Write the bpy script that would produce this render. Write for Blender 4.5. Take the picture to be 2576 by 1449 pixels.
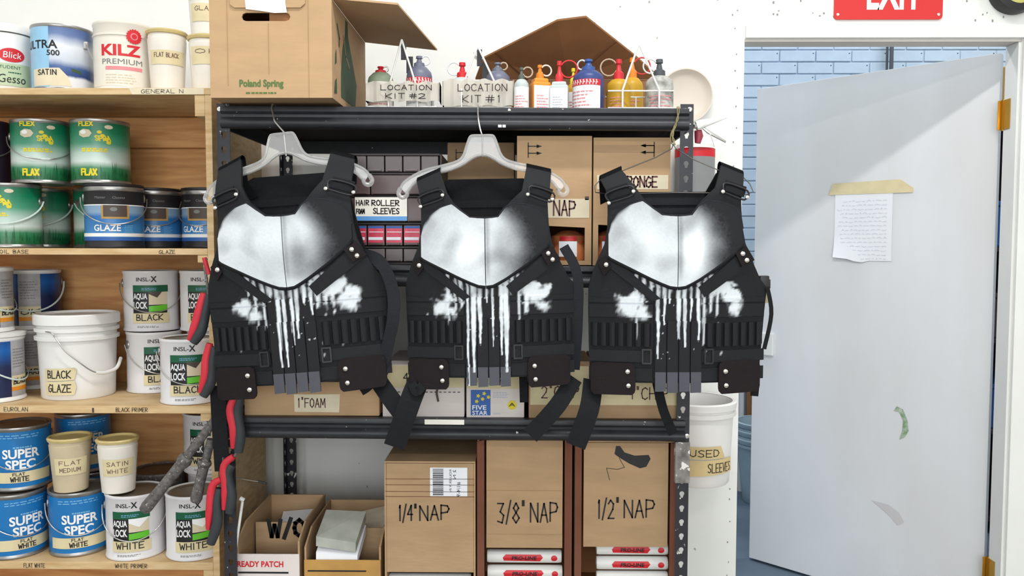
import bpy, bmesh, math, random
from mathutils import Vector, Matrix, noise
from mathutils.geometry import tessellate_polygon

random.seed(7)
for o in list(bpy.data.objects):
    bpy.data.objects.remove(o)
SC = bpy.context.scene
COL = SC.collection
PI = math.pi
R_ = math.radians

# ------------------------------------------------------------------ camera
W, H, F = 2576.0, 1449.0, 2000.0
CAM_H, PITCH, YAW, ROLL = 1.42, R_(3.0), R_(0.6), R_(0.1)
_f0 = Vector((-math.sin(YAW), math.cos(YAW), 0))
_r0 = Vector((math.cos(YAW), math.sin(YAW), 0))
_fw = _f0 * math.cos(PITCH) + Vector((0, 0, -math.sin(PITCH)))
_u0 = _r0.cross(_fw)
_rt = _r0 * math.cos(ROLL) + _u0 * math.sin(ROLL)
_up = -_r0 * math.sin(ROLL) + _u0 * math.cos(ROLL)
CPOS = Vector((0, 0, CAM_H))
cd = bpy.data.cameras.new('camera')
cam = bpy.data.objects.new('camera', cd)
COL.objects.link(cam)
cd.sensor_width = 36.0
cd.lens = F * 36.0 / W
cd.clip_start = 0.02
m = Matrix.Identity(4)
for i in range(3):
    m[i][0], m[i][1], m[i][2], m[i][3] = _rt[i], _up[i], -_fw[i], CPOS[i]
cam.matrix_world = m
SC.camera = cam

# ------------------------------------------------------------------ world, lights, exposure
wd = bpy.data.worlds.new('world')
SC.world = wd
wd.use_nodes = True
wd.node_tree.nodes['Background'].inputs[0].default_value = (0.75, 0.85, 1, 1)
wd.node_tree.nodes['Background'].inputs[1].default_value = 0.3
SC.view_settings.view_transform = 'Standard'
SC.view_settings.look = 'None'
SC.view_settings.gamma = 1
SC.view_settings.use_curve_mapping = False
SC.view_settings.exposure = -0.55
LAMPS = []


def area(name, x, y, z, sx, sy, power, col):
    l = bpy.data.lights.new(name, 'AREA')
    l.shape = 'RECTANGLE'
    l.size, l.size_y, l.energy, l.color = sx, sy, power, col
    o = bpy.data.objects.new(name, l)
    o.location = (x, y, z)
    COL.objects.link(o)
    LAMPS.append((x, y, z, sx, sy))


WHITE = (1.0, 0.985, 0.96)
for xx, pw in ((-2.3, 22), (0.35, 72), (3.0, 24)):
    area('tube_light', xx, 1.0, 3.77, 1.2, 0.16, pw, WHITE)
for xx in (-2.0, 0.5, 3.0):
    area('tube_light', xx, -2.3, 3.77, 1.2, 0.16, 46, WHITE)
area('back_room_light', 0.3, 3.8, 3.6, 1.2, 0.3, 50, (0.93, 0.97, 1.0))  # added unseen lamp that fills the open door's face
area('back_room_light', 2.4, 3.75, 3.6, 1.2, 0.3, 44, (0.93, 0.97, 1.0))
# added frontal fill light, unseen behind the photographer
_wl = bpy.data.lights.new('front_fill_light', 'AREA')
_wl.shape, _wl.size, _wl.size_y, _wl.energy, _wl.color = 'RECTANGLE', 4.4, 1.9, 195, (0.93, 0.97, 1.0)
_wo = bpy.data.objects.new('front_fill_light', _wl)
_wo.location = (0.3, -4.12, 1.95)
_wo.rotation_euler = (R_(90), 0, 0)
COL.objects.link(_wo)


# ------------------------------------------------------------------ helpers
def ray(px, py):
    return _rt * ((px - W / 2) / F) - _up * ((py - H / 2) / F) + _fw


def at(px, py, Y):
    d = ray(px, py)
    return CPOS + d * (Y / d.y)


def X(px, Y, py=700):
    return at(px, py, Y).x


def Z(py, Y, px=1288):
    return at(px, py, Y).z


def lin(c):
    return tuple(((v / 255.0) / 12.92 if v / 255.0 <= 0.04045 else ((v / 255.0 + 0.055) / 1.055) ** 2.4) for v in c)


def smooth(a, b, x):
    t = max(0.0, min(1.0, (x - a) / (b - a)))
    return t * t * (3 - 2 * t)


def nd(nt, typ, **kw):
    n = nt.nodes.new(typ)
    for k, v in kw.items():
        setattr(n, k, v)
    return n


def mat(name, col, rough=0.6, metal=0.0, var=0.0, vs=6.0, stretch=(1, 1, 1), col2=None, bump=0.0, bs=60.0, spec=0.5,
        specks=0.0, speck_col=(235, 232, 228), sscale=90.0, trans=0.0, ior=1.45, alpha=1.0, coat=0.0):
    m = bpy.data.materials.new(name)
    m.use_nodes = True
    nt = m.node_tree
    p = nt.nodes['Principled BSDF']
    c = lin(col)
    p.inputs['Base Color'].default_value = (*c, 1)
    p.inputs['Roughness'].default_value = rough
    p.inputs['Metallic'].default_value = metal
    p.inputs['Specular IOR Level'].default_value = spec
    p.inputs['Transmission Weight'].default_value = trans
    p.inputs['IOR'].default_value = ior
    p.inputs['Alpha'].default_value = alpha
    p.inputs['Coat Weight'].default_value = coat
    if var or bump or specks:
        tc = nd(nt, 'ShaderNodeTexCoord')
        mp = nd(nt, 'ShaderNodeMapping')
        mp.inputs['Scale'].default_value = stretch
        nt.links.new(tc.outputs['Object'], mp.inputs['Vector'])
        cur = None
        if var:
            n = nd(nt, 'ShaderNodeTexNoise')
            n.inputs['Scale'].default_value = vs
            n.inputs['Detail'].default_value = 5
            nt.links.new(mp.outputs[0], n.inputs['Vector'])
            rp = nd(nt, 'ShaderNodeValToRGB')
            c2 = lin(col2) if col2 else tuple(v * (1 - var) for v in c)
            rp.color_ramp.elements[0].position = 0.32
            rp.color_ramp.elements[0].color = (*c2, 1)
            rp.color_ramp.elements[1].position = 0.62
            rp.color_ramp.elements[1].color = (*c, 1)
            nt.links.new(n.outputs['Fac'], rp.inputs['Fac'])
            cur = rp.outputs['Color']
        if specks:
            n = nd(nt, 'ShaderNodeTexNoise')
            n.inputs['Scale'].default_value = sscale
            n.inputs['Detail'].default_value = 2
            nt.links.new(mp.outputs[0], n.inputs['Vector'])
            rp = nd(nt, 'ShaderNodeValToRGB')
            rp.color_ramp.elements[0].position = specks
            rp.color_ramp.elements[0].color = (0, 0, 0, 1)
            rp.color_ramp.elements[1].position = specks + 0.02
            rp.color_ramp.elements[1].color = (1, 1, 1, 1)
            nt.links.new(n.outputs['Fac'], rp.inputs['Fac'])
            mx = nd(nt, 'ShaderNodeMix', data_type='RGBA')
            nt.links.new(rp.outputs['Color'], mx.inputs[0])
            if cur:
                nt.links.new(cur, mx.inputs[6])
            else:
                mx.inputs[6].default_value = (*c, 1)
            mx.inputs[7].default_value = (*lin(speck_col), 1)
            cur = mx.outputs[2]
        if cur:
            nt.links.new(cur, p.inputs['Base Color'])
        if bump:
            n = nd(nt, 'ShaderNodeTexNoise')
            n.inputs['Scale'].default_value = bs
            n.inputs['Detail'].default_value = 3
            nt.links.new(mp.outputs[0], n.inputs['Vector'])
            b = nd(nt, 'ShaderNodeBump')
            b.inputs['Strength'].default_value = bump
            b.inputs['Distance'].default_value = 0.004
            nt.links.new(n.outputs['Fac'], b.inputs['Height'])
            nt.links.new(b.outputs[0], p.inputs['Normal'])
    return m


def ramp_mat(name, stops, axis=2, rough=0.35, noise_amt=0.0, nscale=(40, 40, 4), span=0.19):
    """print whose colour runs along an axis of the object (a printed colour gradient)"""
    m = bpy.data.materials.new(name)
    m.use_nodes = True
    nt = m.node_tree
    p = nt.nodes['Principled BSDF']
    p.inputs['Roughness'].default_value = rough
    tc = nd(nt, 'ShaderNodeTexCoord')
    sp = nd(nt, 'ShaderNodeSeparateXYZ')
    nt.links.new(tc.outputs['Object'], sp.inputs[0])
    mr = nd(nt, 'ShaderNodeMath', operation='DIVIDE')
    mr.inputs[1].default_value = span
    nt.links.new(sp.outputs[axis], mr.inputs[0])
    src = mr.outputs[0]
    if noise_amt:
        mp = nd(nt, 'ShaderNodeMapping')
        mp.inputs['Scale'].default_value = nscale
        nt.links.new(tc.outputs['Object'], mp.inputs['Vector'])
        n = nd(nt, 'ShaderNodeTexNoise')
        n.inputs['Scale'].default_value = 3
        n.inputs['Detail'].default_value = 4
        nt.links.new(mp.outputs[0], n.inputs['Vector'])
        a = nd(nt, 'ShaderNodeMath', operation='MULTIPLY_ADD')
        nt.links.new(n.outputs['Fac'], a.inputs[0])
        a.inputs[1].default_value = noise_amt
        nt.links.new(src, a.inputs[2])
        s2 = nd(nt, 'ShaderNodeMath', operation='SUBTRACT')
        nt.links.new(a.outputs[0], s2.inputs[0])
        s2.inputs[1].default_value = noise_amt * 0.5
        src = s2.outputs[0]
    rp = nd(nt, 'ShaderNodeValToRGB')
    e = rp.color_ramp.elements
    e[0].position, e[0].color = stops[0][0], (*lin(stops[0][1]), 1)
    e[1].position, e[1].color = stops[-1][0], (*lin(stops[-1][1]), 1)
    for pos, c in stops[1:-1]:
        k = e.new(pos)
        k.color = (*lin(c), 1)
    nt.links.new(src, rp.inputs['Fac'])
    nt.links.new(rp.outputs['Color'], p.inputs['Base Color'])
    return m


def link(name, bm, mt, parent=None, smooth_=False, loc=None):
    me = bpy.data.meshes.new(name)
    bmesh.ops.recalc_face_normals(bm, faces=bm.faces) if smooth_ != 'flat' else None
    bm.to_mesh(me)
    bm.free()
    me.materials.append(mt)
    if smooth_ is True:
        for p in me.polygons:
            p.use_smooth = True
        try:
            me.set_sharp_from_angle(angle=R_(38))
        except Exception:
            pass
    o = bpy.data.objects.new(name, me)
    COL.objects.link(o)
    if parent:
        o.parent = parent
    if loc:
        o.location = loc
    return o


def thing(name, label, cat, loc=(0, 0, 0), rz=0.0, group=None):
    o = bpy.data.objects.new(name, None)
    o.empty_display_size = 0.05
    COL.objects.link(o)
    o.location = loc
    o.rotation_euler = (0, 0, rz)
    return tag(o, label, cat, group)


def tag(o, label, cat, group=None):
    o['label'] = label
    o['category'] = cat
    if group:
        o['group'] = group
    return o


def struct(o, label=None):
    o['kind'] = 'structure'
    if label:
        o['label'] = label
    return o


def box(bm, x0, x1, y0, y1, z0, z1, bev=0.0, mtx=None):
    r = bmesh.ops.create_cube(bm, size=1.0)
    vs = r['verts']
    for v in vs:
        v.co = Vector(((x0 + x1) / 2 + v.co.x * (x1 - x0), (y0 + y1) / 2 + v.co.y * (y1 - y0), (z0 + z1) / 2 + v.co.z * (z1 - z0)))
    if bev:
        es = list({e for v in vs for e in v.link_edges})
        rr = bmesh.ops.bevel(bm, geom=es, offset=bev, segments=2, affect='EDGES', profile=0.6)
        vs = list({v for f in rr['faces'] for v in f.verts})
    if mtx:
        for v in vs:
            v.co = mtx @ v.co
    return vs


def quad8(bm, pts):
    """solid from 8 points: 4 of one side, 4 of the other"""
    v = [bm.verts.new(p) for p in pts]
    for f in ((0, 1, 2, 3), (7, 6, 5, 4), (0, 4, 5, 1), (1, 5, 6, 2), (2, 6, 7, 3), (3, 7, 4, 0)):
        bm.faces.new([v[i] for i in f])


def lathe(bm, prof, n=48, c=(0, 0, 0), a0=0.0, a1=2 * PI, axis='z'):
    full = abs(a1 - a0 - 2 * PI) < 1e-6
    rings = []
    for r, z in prof:
        ring = []
        if r < 1e-6:
            ring = [bm.verts.new(_ax(Vector((0, 0, z)), axis, c))]
        else:
            for k in range(n if full else n + 1):
                a = a0 + (a1 - a0) * k / n
                ring.append(bm.verts.new(_ax(Vector((r * math.sin(a), -r * math.cos(a), z)), axis, c)))
        rings.append(ring)
    for A, B in zip(rings, rings[1:]):
        m_ = n if full else n
        for k in range(m_):
            k2 = (k + 1) % n if full else k + 1
            if len(A) == 1 and len(B) == 1:
                continue
            if len(A) == 1:
                bm.faces.new((A[0], B[k2], B[k]))
            elif len(B) == 1:
                bm.faces.new((A[k], A[k2], B[0]))
            else:
                bm.faces.new((A[k], A[k2], B[k2], B[k]))


def _ax(v, axis, c):
    if axis == 'x':
        v = Vector((v.z, v.y, v.x))
    elif axis == 'y':
        v = Vector((v.x, v.z, -v.y))
    return v + Vector(c)


def spline(pts, n=6):
    P = [Vector(p) for p in pts]
    if len(P) < 3:
        return P
    out = []
    for i in range(len(P) - 1):
        p0, p1, p2, p3 = P[max(i - 1, 0)], P[i], P[i + 1], P[min(i + 2, len(P) - 1)]
        for s in range(n):
            t = s / n
            out.append(0.5 * ((2 * p1) + (p2 - p0) * t + (2 * p0 - 5 * p1 + 4 * p2 - p3) * t * t + (3 * p1 - p0 - 3 * p2 + p3) * t ** 3))
    out.append(P[-1])
    return out


def tube(bm, path, r, seg=8, sy=1.0, closed=False):
    P = [Vector(p) for p in path]
    n = len(P)
    rr = r if isinstance(r, (list, tuple)) else [r] * n
    if len(rr) != n:
        k = len(rr)
        rr = [rr[min(int(i / (n - 1) * (k - 1)), k - 2)] * (1 - (i / (n - 1) * (k - 1) - min(int(i / (n - 1) * (k - 1)), k - 2))) +
              rr[min(int(i / (n - 1) * (k - 1)), k - 2) + 1] * (i / (n - 1) * (k - 1) - min(int(i / (n - 1) * (k - 1)), k - 2)) for i in range(n)]
    rings = []
    up = Vector((0, 1, 0.01))
    for i in range(n):
        if closed:
            d = P[(i + 1) % n] - P[i - 1]
        else:
            d = P[min(i + 1, n - 1)] - P[max(i - 1, 0)]
        d.normalize()
        u = up
        if abs(d.dot(u)) > 0.95:
            u = Vector((1, 0, 0))
        s = d.cross(u).normalized()
        t = s.cross(d).normalized()
        rings.append([bm.verts.new(P[i] + s * math.cos(2 * PI * k / seg) * rr[i] + t * math.sin(2 * PI * k / seg) * rr[i] * sy) for k in range(seg)])
    prs = list(zip(rings, rings[1:]))
    if closed:
        prs.append((rings[-1], rings[0]))
    for A, B in prs:
        for k in range(seg):
            bm.faces.new((A[k], A[(k + 1) % seg], B[(k + 1) % seg], B[k]))
    if not closed:
        bm.faces.new(rings[0])
        bm.faces.new(rings[-1][::-1])


def band3(bm, path, wdir, w, th=0.002, ndir=(0, -1, 0)):
    """flat webbing that follows a path; width along wdir (one vector or one per point)"""
    P = [Vector(p) for p in path]
    wd_ = wdir if isinstance(wdir, list) else [wdir] * len(P)
    N = Vector(ndir) * th
    rows = []
    for p, d in zip(P, wd_):
        d = Vector(d).normalized() * w / 2
        rows.append([bm.verts.new(p - d), bm.verts.new(p + d), bm.verts.new(p + d + N), bm.verts.new(p - d + N)])
    for A, B in zip(rows, rows[1:]):
        for k in range(4):
            bm.faces.new((A[k], A[(k + 1) % 4], B[(k + 1) % 4], B[k]))
    bm.faces.new(rows[0])
    bm.faces.new(rows[-1][::-1])


def prism(bm, pts, y0, y1, holes=()):
    """polygon in XZ pulled from y0 to y1"""
    allp = [list(pts)] + [list(h) for h in holes]
    tri = tessellate_polygon([[Vector((p[0], p[1], 0)) for p in lp] for lp in allp])
    flat = [p for lp in allp for p in lp]
    a = [bm.verts.new((p[0], y0, p[1])) for p in flat]
    b = [bm.verts.new((p[0], y1, p[1])) for p in flat]
    for t in tri:
        bm.faces.new([a[i] for i in t])
        bm.faces.new([b[i] for i in t][::-1])
    k = 0
    for lp in allp:
        n = len(lp)
        for i in range(n):
            j = (i + 1) % n
            bm.faces.new((a[k + i], a[k + j], b[k + j], b[k + i]))
        k += n


# ------------------------------------------------------------------ flat print: lettering, marks, labels
INK = {
    'A': [[(0, 0), (.5, 1), (1, 0)], [(.2, .38), (.8, .38)]], 'B': [[(0, 0), (0, 1), (.75, .92), (.8, .62), (0, .5), (.95, .38), (.9, .06), (0, 0)]],
    'C': [[(1, .85), (.6, 1), (.15, .85), (0, .5), (.15, .12), (.6, 0), (1, .15)]], 'D': [[(0, 0), (0, 1), (.7, .9), (1, .5), (.7, .1), (0, 0)]],
    'E': [[(1, 1), (0, 1), (0, 0), (1, 0)], [(0, .5), (.8, .5)]], 'F': [[(1, 1), (0, 1), (0, 0)], [(0, .52), (.8, .52)]],
    'G': [[(1, .85), (.5, 1), (0, .6), (.1, .1), (.6, 0), (1, .2), (1, .45), (.6, .45)]], 'H': [[(0, 0), (0, 1)], [(1, 0), (1, 1)], [(0, .5), (1, .5)]],
    'I': [[(.5, 0), (.5, 1)]], 'K': [[(0, 0), (0, 1)], [(1, 1), (0, .45), (1, 0)]], 'L': [[(0, 1), (0, 0), (1, 0)]],
    'M': [[(0, 0), (.1, 1), (.5, .3), (.9, 1), (1, 0)]], 'N': [[(0, 0), (0, 1), (1, 0), (1, 1)]],
    'O': [[(.5, 1), (.1, .8), (0, .5), (.1, .2), (.5, 0), (.9, .2), (1, .5), (.9, .8), (.5, 1)]], 'P': [[(0, 0), (0, 1), (.8, .95), (1, .75), (.8, .52), (0, .45)]],
    'R': [[(0, 0), (0, 1), (.8, .95), (.95, .75), (.8, .55), (0, .48), (1, 0)]], 'S': [[(1, .88), (.5, 1), (.05, .8), (.3, .55), (.85, .4), (.95, .15), (.5, 0), (0, .12)]],
    'T': [[(0, 1), (1, 1)], [(.5, 1), (.5, 0)]], 'U': [[(0, 1), (.05, .2), (.5, 0), (.95, .2), (1, 1)]], 'V': [[(0, 1), (.5, 0), (1, 1)]],
    'W': [[(0, 1), (.25, 0), (.5, .7), (.75, 0), (1, 1)]], 'X': [[(0, 0), (1, 1)], [(0, 1), (1, 0)]], 'Z': [[(0, 1), (1, 1), (0, 0), (1, 0)]],
    '1': [[(.5, 0), (.5, 1), (.3, .85)]], '2': [[(0, .8), (.4, 1), (.9, .8), (.8, .5), (0, 0), (1, 0)]], '3': [[(0, 1), (.9, 1), (.4, .58), (.95, .4), (.7, .02), (0, .1)]],
    '4': [[(.75, 0), (.75, 1), (0, .4), (1, .4)]], '5': [[(.9, 1), (.1, 1), (.1, .55), (.7, .6), (.95, .3), (.6, 0), (0, .1)]],
    '8': [[(.5, .52), (.1, .75), (.5, 1), (.9, .75), (.5, .52), (0, .25), (.5, 0), (1, .25), (.5, .52)]], '/': [[(0, -.1), (1, 1.1)]],
    '"': [[(.3, 1.1), (.3, .85)], [(.65, 1.1), (.65, .85)]], '#': [[(.3, 0), (.4, 1)], [(.65, 0), (.75, 1)], [(0, .35), (1, .35)], [(0, .68), (1, .68)]],
}
_FONT = {}


def glyphs(s, bold):
    k = (s, bold)
    if k not in _FONT:
        cu = bpy.data.curves.new('text', 'FONT')
        cu.body = s
        cu.resolution_u = 3
        cu.offset = bold
        o = bpy.data.objects.new('text', cu)
        COL.objects.link(o)
        dg = bpy.context.evaluated_depsgraph_get()
        me = o.evaluated_get(dg).to_mesh()
        vs = [(v.co.x, v.co.y) for v in me.vertices]
        fs = [tuple(p.vertices) for p in me.polygons]
        bpy.data.objects.remove(o)
        bpy.data.curves.remove(cu)
        xs = [v[0] for v in vs]
        ys = [v[1] for v in vs]
        x0, y0, dx, dy = min(xs), min(ys), max(xs) - min(xs), max(ys) - min(ys)
        _FONT[k] = ([((x - x0) / dx, (y - y0) / dy) for x, y in vs], fs)
    return _FONT[k]


class Flat:
    def __init__(s):
        s.v, s.f = [], []

    def add(s, vs, fs):
        k = len(s.v)
        s.v += vs
        s.f += [tuple(i + k for i in f) for f in fs]
        return s

    def poly(s, pts):
        tri = tessellate_polygon([[Vector((p[0], p[1], 0)) for p in pts]])
        return s.add(list(pts), [tuple(t) for t in tri])

    def rect(s, u0, v0, u1, v1):
        return s.add([(u0, v0), (u1, v0), (u1, v1), (u0, v1)], [(0, 1, 2, 3)])

    def ell(s, cx, cy, rx, ry, n=20, spike=0.0):
        pts = []
        for k in range(n):
            q = 1 - (spike if k % 2 else 0)
            pts.append((cx + rx * q * math.cos(2 * PI * k / n), cy + ry * q * math.sin(2 * PI * k / n)))
        return s.add([(cx, cy)] + pts, [(0, k + 1, (k + 1) % n + 1) for k in range(n)])

    def ribbon(s, pts, w):
        for a, b in zip(pts, pts[1:]):
            dx, dy = b[0] - a[0], b[1] - a[1]
            L = math.hypot(dx, dy) or 1e-9
            ex, ey = dx / L * w * .4, dy / L * w * .4
            nx, ny = -dy / L * w / 2, dx / L * w / 2
            s.add([(a[0] - ex - nx, a[1] - ey - ny), (b[0] + ex - nx, b[1] + ey - ny), (b[0] + ex + nx, b[1] + ey + ny), (a[0] - ex + nx, a[1] - ey + ny)], [(0, 1, 2, 3)])
        return s

    def ink(s, t, u, v, w, h, th=None, jit=0.03, slant=0.0, sp=0.35):
        th = th or h * 0.13
        wd_ = [{'I': .4, '1': .5, '"': .6, ' ': .6, '/': .7, 'M': 1.2, 'W': 1.2}.get(c, 1.0) for c in t]
        unit = w / (sum(wd_) + sp * (len(t) - 1))
        x = u
        for c, cw in zip(t, wd_):
            dy = random.uniform(-jit, jit) * h
            for st in INK.get(c, []):
                s.ribbon([(x + (p[0]) * cw * unit + p[1] * slant * h, v + dy + p[1] * h) for p in st], th)
            x += (cw + sp) * unit
        return s

    def text(s, t, u, v, w, h, bold=0.0, slant=0.0):
        vs, fs = glyphs(t, bold)
        return s.add([(u + a * w + b * slant * h, v + b * h) for a, b in vs], fs)

    def lines(s, u0, v0, u1, v1, n, fill=0.55, rag=0.3):
        dv = (v1 - v0) / n
        for k in range(n):
            x = u0
            end = u1 - random.random() * rag * (u1 - u0)
            while x < end:
                L = random.uniform(.05, .16) * (u1 - u0)
                s.rect(x, v0 + k * dv, min(x + L, end), v0 + (k + fill) * dv)
                x += L * 1.3
        return s

    def build(s, name, mt, parent, fn, sub=0.0):
        bm = bmesh.new()
        vs = [bm.verts.new((a, b, 0)) for a, b in s.v]
        for f in s.f:
            try:
                bm.faces.new([vs[i] for i in f])
            except ValueError:
                pass
        if sub:
            for _ in range(8):
                es = [e for e in bm.edges if abs(e.verts[0].co.x - e.verts[1].co.x) > sub]
                if not es:
                    break
                bmesh.ops.subdivide_edges(bm, edges=es, cuts=1)
                bmesh.ops.triangulate(bm, faces=[f for f in bm.faces if len(f.verts) > 4])
        for v in bm.verts:
            v.co = fn(v.co.x, v.co.y)
        o = link(name, bm, mt, parent, 'flat')
        if sub:
            for p in o.data.polygons:
                p.use_smooth = True
        return o


def cyl(R, a=0.0, off=0.0008):
    return lambda u, v: Vector(((R + off) * math.sin(u / R + a), -(R + off) * math.cos(u / R + a), v))


def plane_y(y, x0=0.0, z0=0.0, ang=0.0, off=0.0008):
    ca, sa = math.cos(ang), math.sin(ang)
    return lambda u, v: Vector((x0 + u * ca - v * sa, y - off, z0 + u * sa + v * ca))


# ------------------------------------------------------------------ materials
M = {}
M['wall'] = mat('white_wall_paint', (240, 241, 238), .7, var=.05, vs=3, specks=.735, speck_col=(168, 164, 158), sscale=22, bump=.15, bs=40)
M['white'] = mat('white_paint', (238, 239, 237), .55, var=.05, vs=5)
M['floor'] = mat('grey_concrete_floor', (150, 148, 142), .7, var=.25, vs=2)
M['bluefloor'] = mat('blue_grey_floor', (96, 112, 128), .6, var=.25, vs=3)
M['brick'] = mat('pale_blue_brick_paint', (186, 204, 222), .75, var=.10, vs=9, bump=.3, bs=30, specks=.76, speck_col=(70, 84, 100), sscale=18)
M['mortar'] = mat('pale_blue_mortar', (176, 195, 213), .8)
M['door'] = mat('white_door_paint', (226, 229, 234), .45, var=.06, vs=2.5, stretch=(1, 1, .35), col2=(217, 217, 218))
M['trim'] = mat('white_gloss_trim', (235, 236, 233), .4, var=.05, vs=4)
M['jamb'] = mat('off_white_jamb', (222, 216, 210), .5, var=.1, vs=6)
M['brass'] = mat('brass', (200, 150, 50), .3, .9)
M['ply'] = mat('plywood', (222, 168, 110), .6, var=.3, vs=5, stretch=(1, 3, 9), col2=(192, 132, 78))
M['plyedge'] = mat('pale_pine', (218, 190, 146), .6, var=.2, vs=5, stretch=(2, 4, 14), col2=(196, 160, 112))
M['card'] = mat('cardboard', (194, 160, 122), .8, var=.1, vs=7, stretch=(1, 1, 3), bump=.12, bs=30)
M['card2'] = mat('darker_cardboard', (178, 147, 112), .8, var=.12, vs=7, stretch=(1, 1, 4), bump=.2, bs=26)
M['cardbrown'] = mat('brown_inside_cardboard', (156, 108, 70), .8, var=.18, vs=8)
M['cardedge'] = mat('cardboard_edge', (120, 76, 52), .85, var=.2, vs=20)
M['cardin'] = mat('shaded_redbrown_flap', (128, 80, 62), .8, var=.15, vs=8)  # redbrown card, with the flaps' shadow put into the colour
M['blackmetal'] = mat('black_enamel_steel', (46, 47, 52), .42, .1, var=.2, vs=30, specks=.74, speck_col=(210, 205, 200), sscale=70)
M['blackpost'] = mat('black_steel_post', (44, 44, 50), .42, .1, specks=.69, speck_col=(220, 216, 210), sscale=45, stretch=(1.6, 1.6, 1))
M['deck'] = mat('dark_shelf_board', (38, 30, 30), .8, var=.2, vs=12)
M['fabric'] = mat('black_nylon', (20, 21, 24), .8, spec=.25, var=.25, vs=120, bump=.25, bs=500)
M['web'] = mat('black_webbing', (25, 26, 29), .8, spec=.25, var=.2, vs=60, bump=.3, bs=400, stretch=(1, 1, 3))
M['web2'] = mat('charcoal_webbing', (33, 35, 40), .75, spec=.25, bump=.3, bs=400)
M['leather'] = mat('dark_brown_leather', (32, 25, 27), .75, spec=.22, var=.15, vs=60, bump=.2, bs=200)
M['tabgrey'] = mat('grey_rubber', (84, 86, 94), .55, var=.1, vs=30)
M['chrome'] = mat('chrome', (235, 232, 228), .16, 1.0)
M['steel'] = mat('steel_wire', (190, 188, 186), .3, .9)
M['tin'] = mat('tin_plate', (168, 166, 164), .32, .85, var=.15, vs=20)
M['tinwhite'] = mat('white_tin', (226, 224, 226), .35, var=.05, vs=8)
M['tinlid'] = mat('dull_tin_lid', (150, 140, 128), .4, .75, var=.2, vs=16)
M['clear'] = mat('clear_plastic', (255, 255, 255), .06, trans=.78, ior=1.42)
M['plas'] = mat('white_plastic', (234, 233, 231), .4, var=.04, vs=8)
M['plas2'] = mat('milky_plastic', (236, 230, 220), .4, var=.1, vs=12)
M['tape'] = mat('masking_tape', (222, 208, 168), .7, var=.1, vs=25)
M['tape2'] = mat('pale_masking_tape', (226, 214, 186), .7, var=.08, vs=20)
M['tape3'] = mat('white_tape', (252, 248, 238), .7, var=.08, vs=20)
M['ink'] = mat('black_marker', (36, 32, 32), .6)
M['inkbrown'] = mat('faded_brown_marker', (96, 58, 58), .6)
M['inkgrey'] = mat('pencil_grey', (186, 192, 204), .7)
M['black'] = mat('black_print', (26, 26, 28), .5)
M['red'] = mat('red_print', (208, 34, 46), .45)
M['redpale'] = mat('pale_red_print', (226, 140, 146), .5)
M['signred'] = mat('red_sign_enamel', (214, 44, 44), .35)
M['whiteprint'] = mat('white_print', (240, 240, 240), .5)
M['greyprint'] = mat('grey_print', (120, 122, 122), .5)
M['blue'] = mat('bright_blue_label', (28, 118, 186), .35, var=.08, vs=10)
M['bluelight'] = mat('light_blue_print', (120, 180, 222), .4)
M['bluestrip'] = mat('sky_blue_strip', (98, 162, 226), .4)
M['cobalt'] = mat('cobalt_print', (40, 92, 168), .45)
M['navy'] = ramp_mat('navy_label', [(0, (22, 32, 70)), (.55, (22, 36, 78)), (.8, (14, 92, 170)), (1, (20, 60, 120))])
M['orange'] = mat('orange_print', (226, 140, 30), .45)
M['yellow'] = mat('yellow_print', (222, 204, 36), .45)
M['dkgreen'] = mat('dark_green_print', (12, 88, 58), .45)
M['lime'] = mat('lime_green_print', (98, 190, 48), .4)
M['tan'] = mat('tan_print', (214, 200, 172), .5)
M['brown'] = mat('dark_brown_print', (76, 64, 58), .5)
M['gold'] = mat('gold_frame_print', (178, 140, 74), .45)
M['kraftgreen'] = mat('green_carton_ink', (86, 116, 62), .7)
M['kraftgreen2'] = mat('dark_green_carton_ink', (62, 88, 62), .7, var=.2, vs=30)
M['kilz'] = mat('cream_can_enamel', (232, 226, 214), .35, var=.05, vs=6)
M['sage'] = mat('sage_green_label', (186, 202, 168), .5)
M['greencan'] = ramp_mat('green_to_white_label', [(0, (22, 84, 52)), (.16, (30, 112, 66)), (.24, (60, 130, 92)), (.34, (206, 218, 212)), (.48, (176, 200, 190)), (.62, (72, 150, 118)), (.8, (14, 122, 84)), (1, (10, 88, 62))], noise_amt=.05, nscale=(5, 5, 2))
M['glazeblue'] = ramp_mat('glaze_blue_label', [(0, (90, 150, 206)), (.35, (56, 128, 190)), (.62, (44, 110, 176)), (.7, (130, 160, 190)), (1, (120, 150, 180))], span=.15)
M['ultra'] = ramp_mat('blue_white_wave_label', [(0, (222, 226, 232)), (.2, (224, 228, 234)), (.24, (36, 66, 128)), (.36, (66, 96, 152)), (.46, (196, 204, 218)), (.68, (226, 230, 238)), (.84, (100, 124, 170)), (1, (70, 96, 150))], noise_amt=.12, nscale=(6, 6, 1))
M['ultraside'] = mat('pale_blue_side_label', (152, 200, 232), .4, var=.15, vs=14)
M['greyseam'] = mat('grey_side_label', (176, 174, 176), .4, var=.25, vs=18, stretch=(1, 1, 2))
M['brownglass'] = mat('amber_wrap', (196, 120, 74), .3, var=.4, vs=25, col2=(140, 70, 46))
M['grip'] = mat('charcoal_rubber_grip', (52, 56, 60), .6, var=.15, vs=40)
M['gripred'] = mat('red_rubber_grip', (204, 44, 60), .5, var=.12, vs=20)
M['oldgrey'] = mat('paint_spattered_grey', (110, 106, 104), .6, var=.4, vs=90, col2=(76, 72, 72), specks=.66, speck_col=(180, 176, 172), sscale=160)
M['paper'] = mat('white_paper', (236, 238, 244), .7, var=.03, vs=10)
M['pink'] = mat('pink_pack', (218, 62, 92), .35, var=.3, vs=40, col2=(186, 44, 72))
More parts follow.
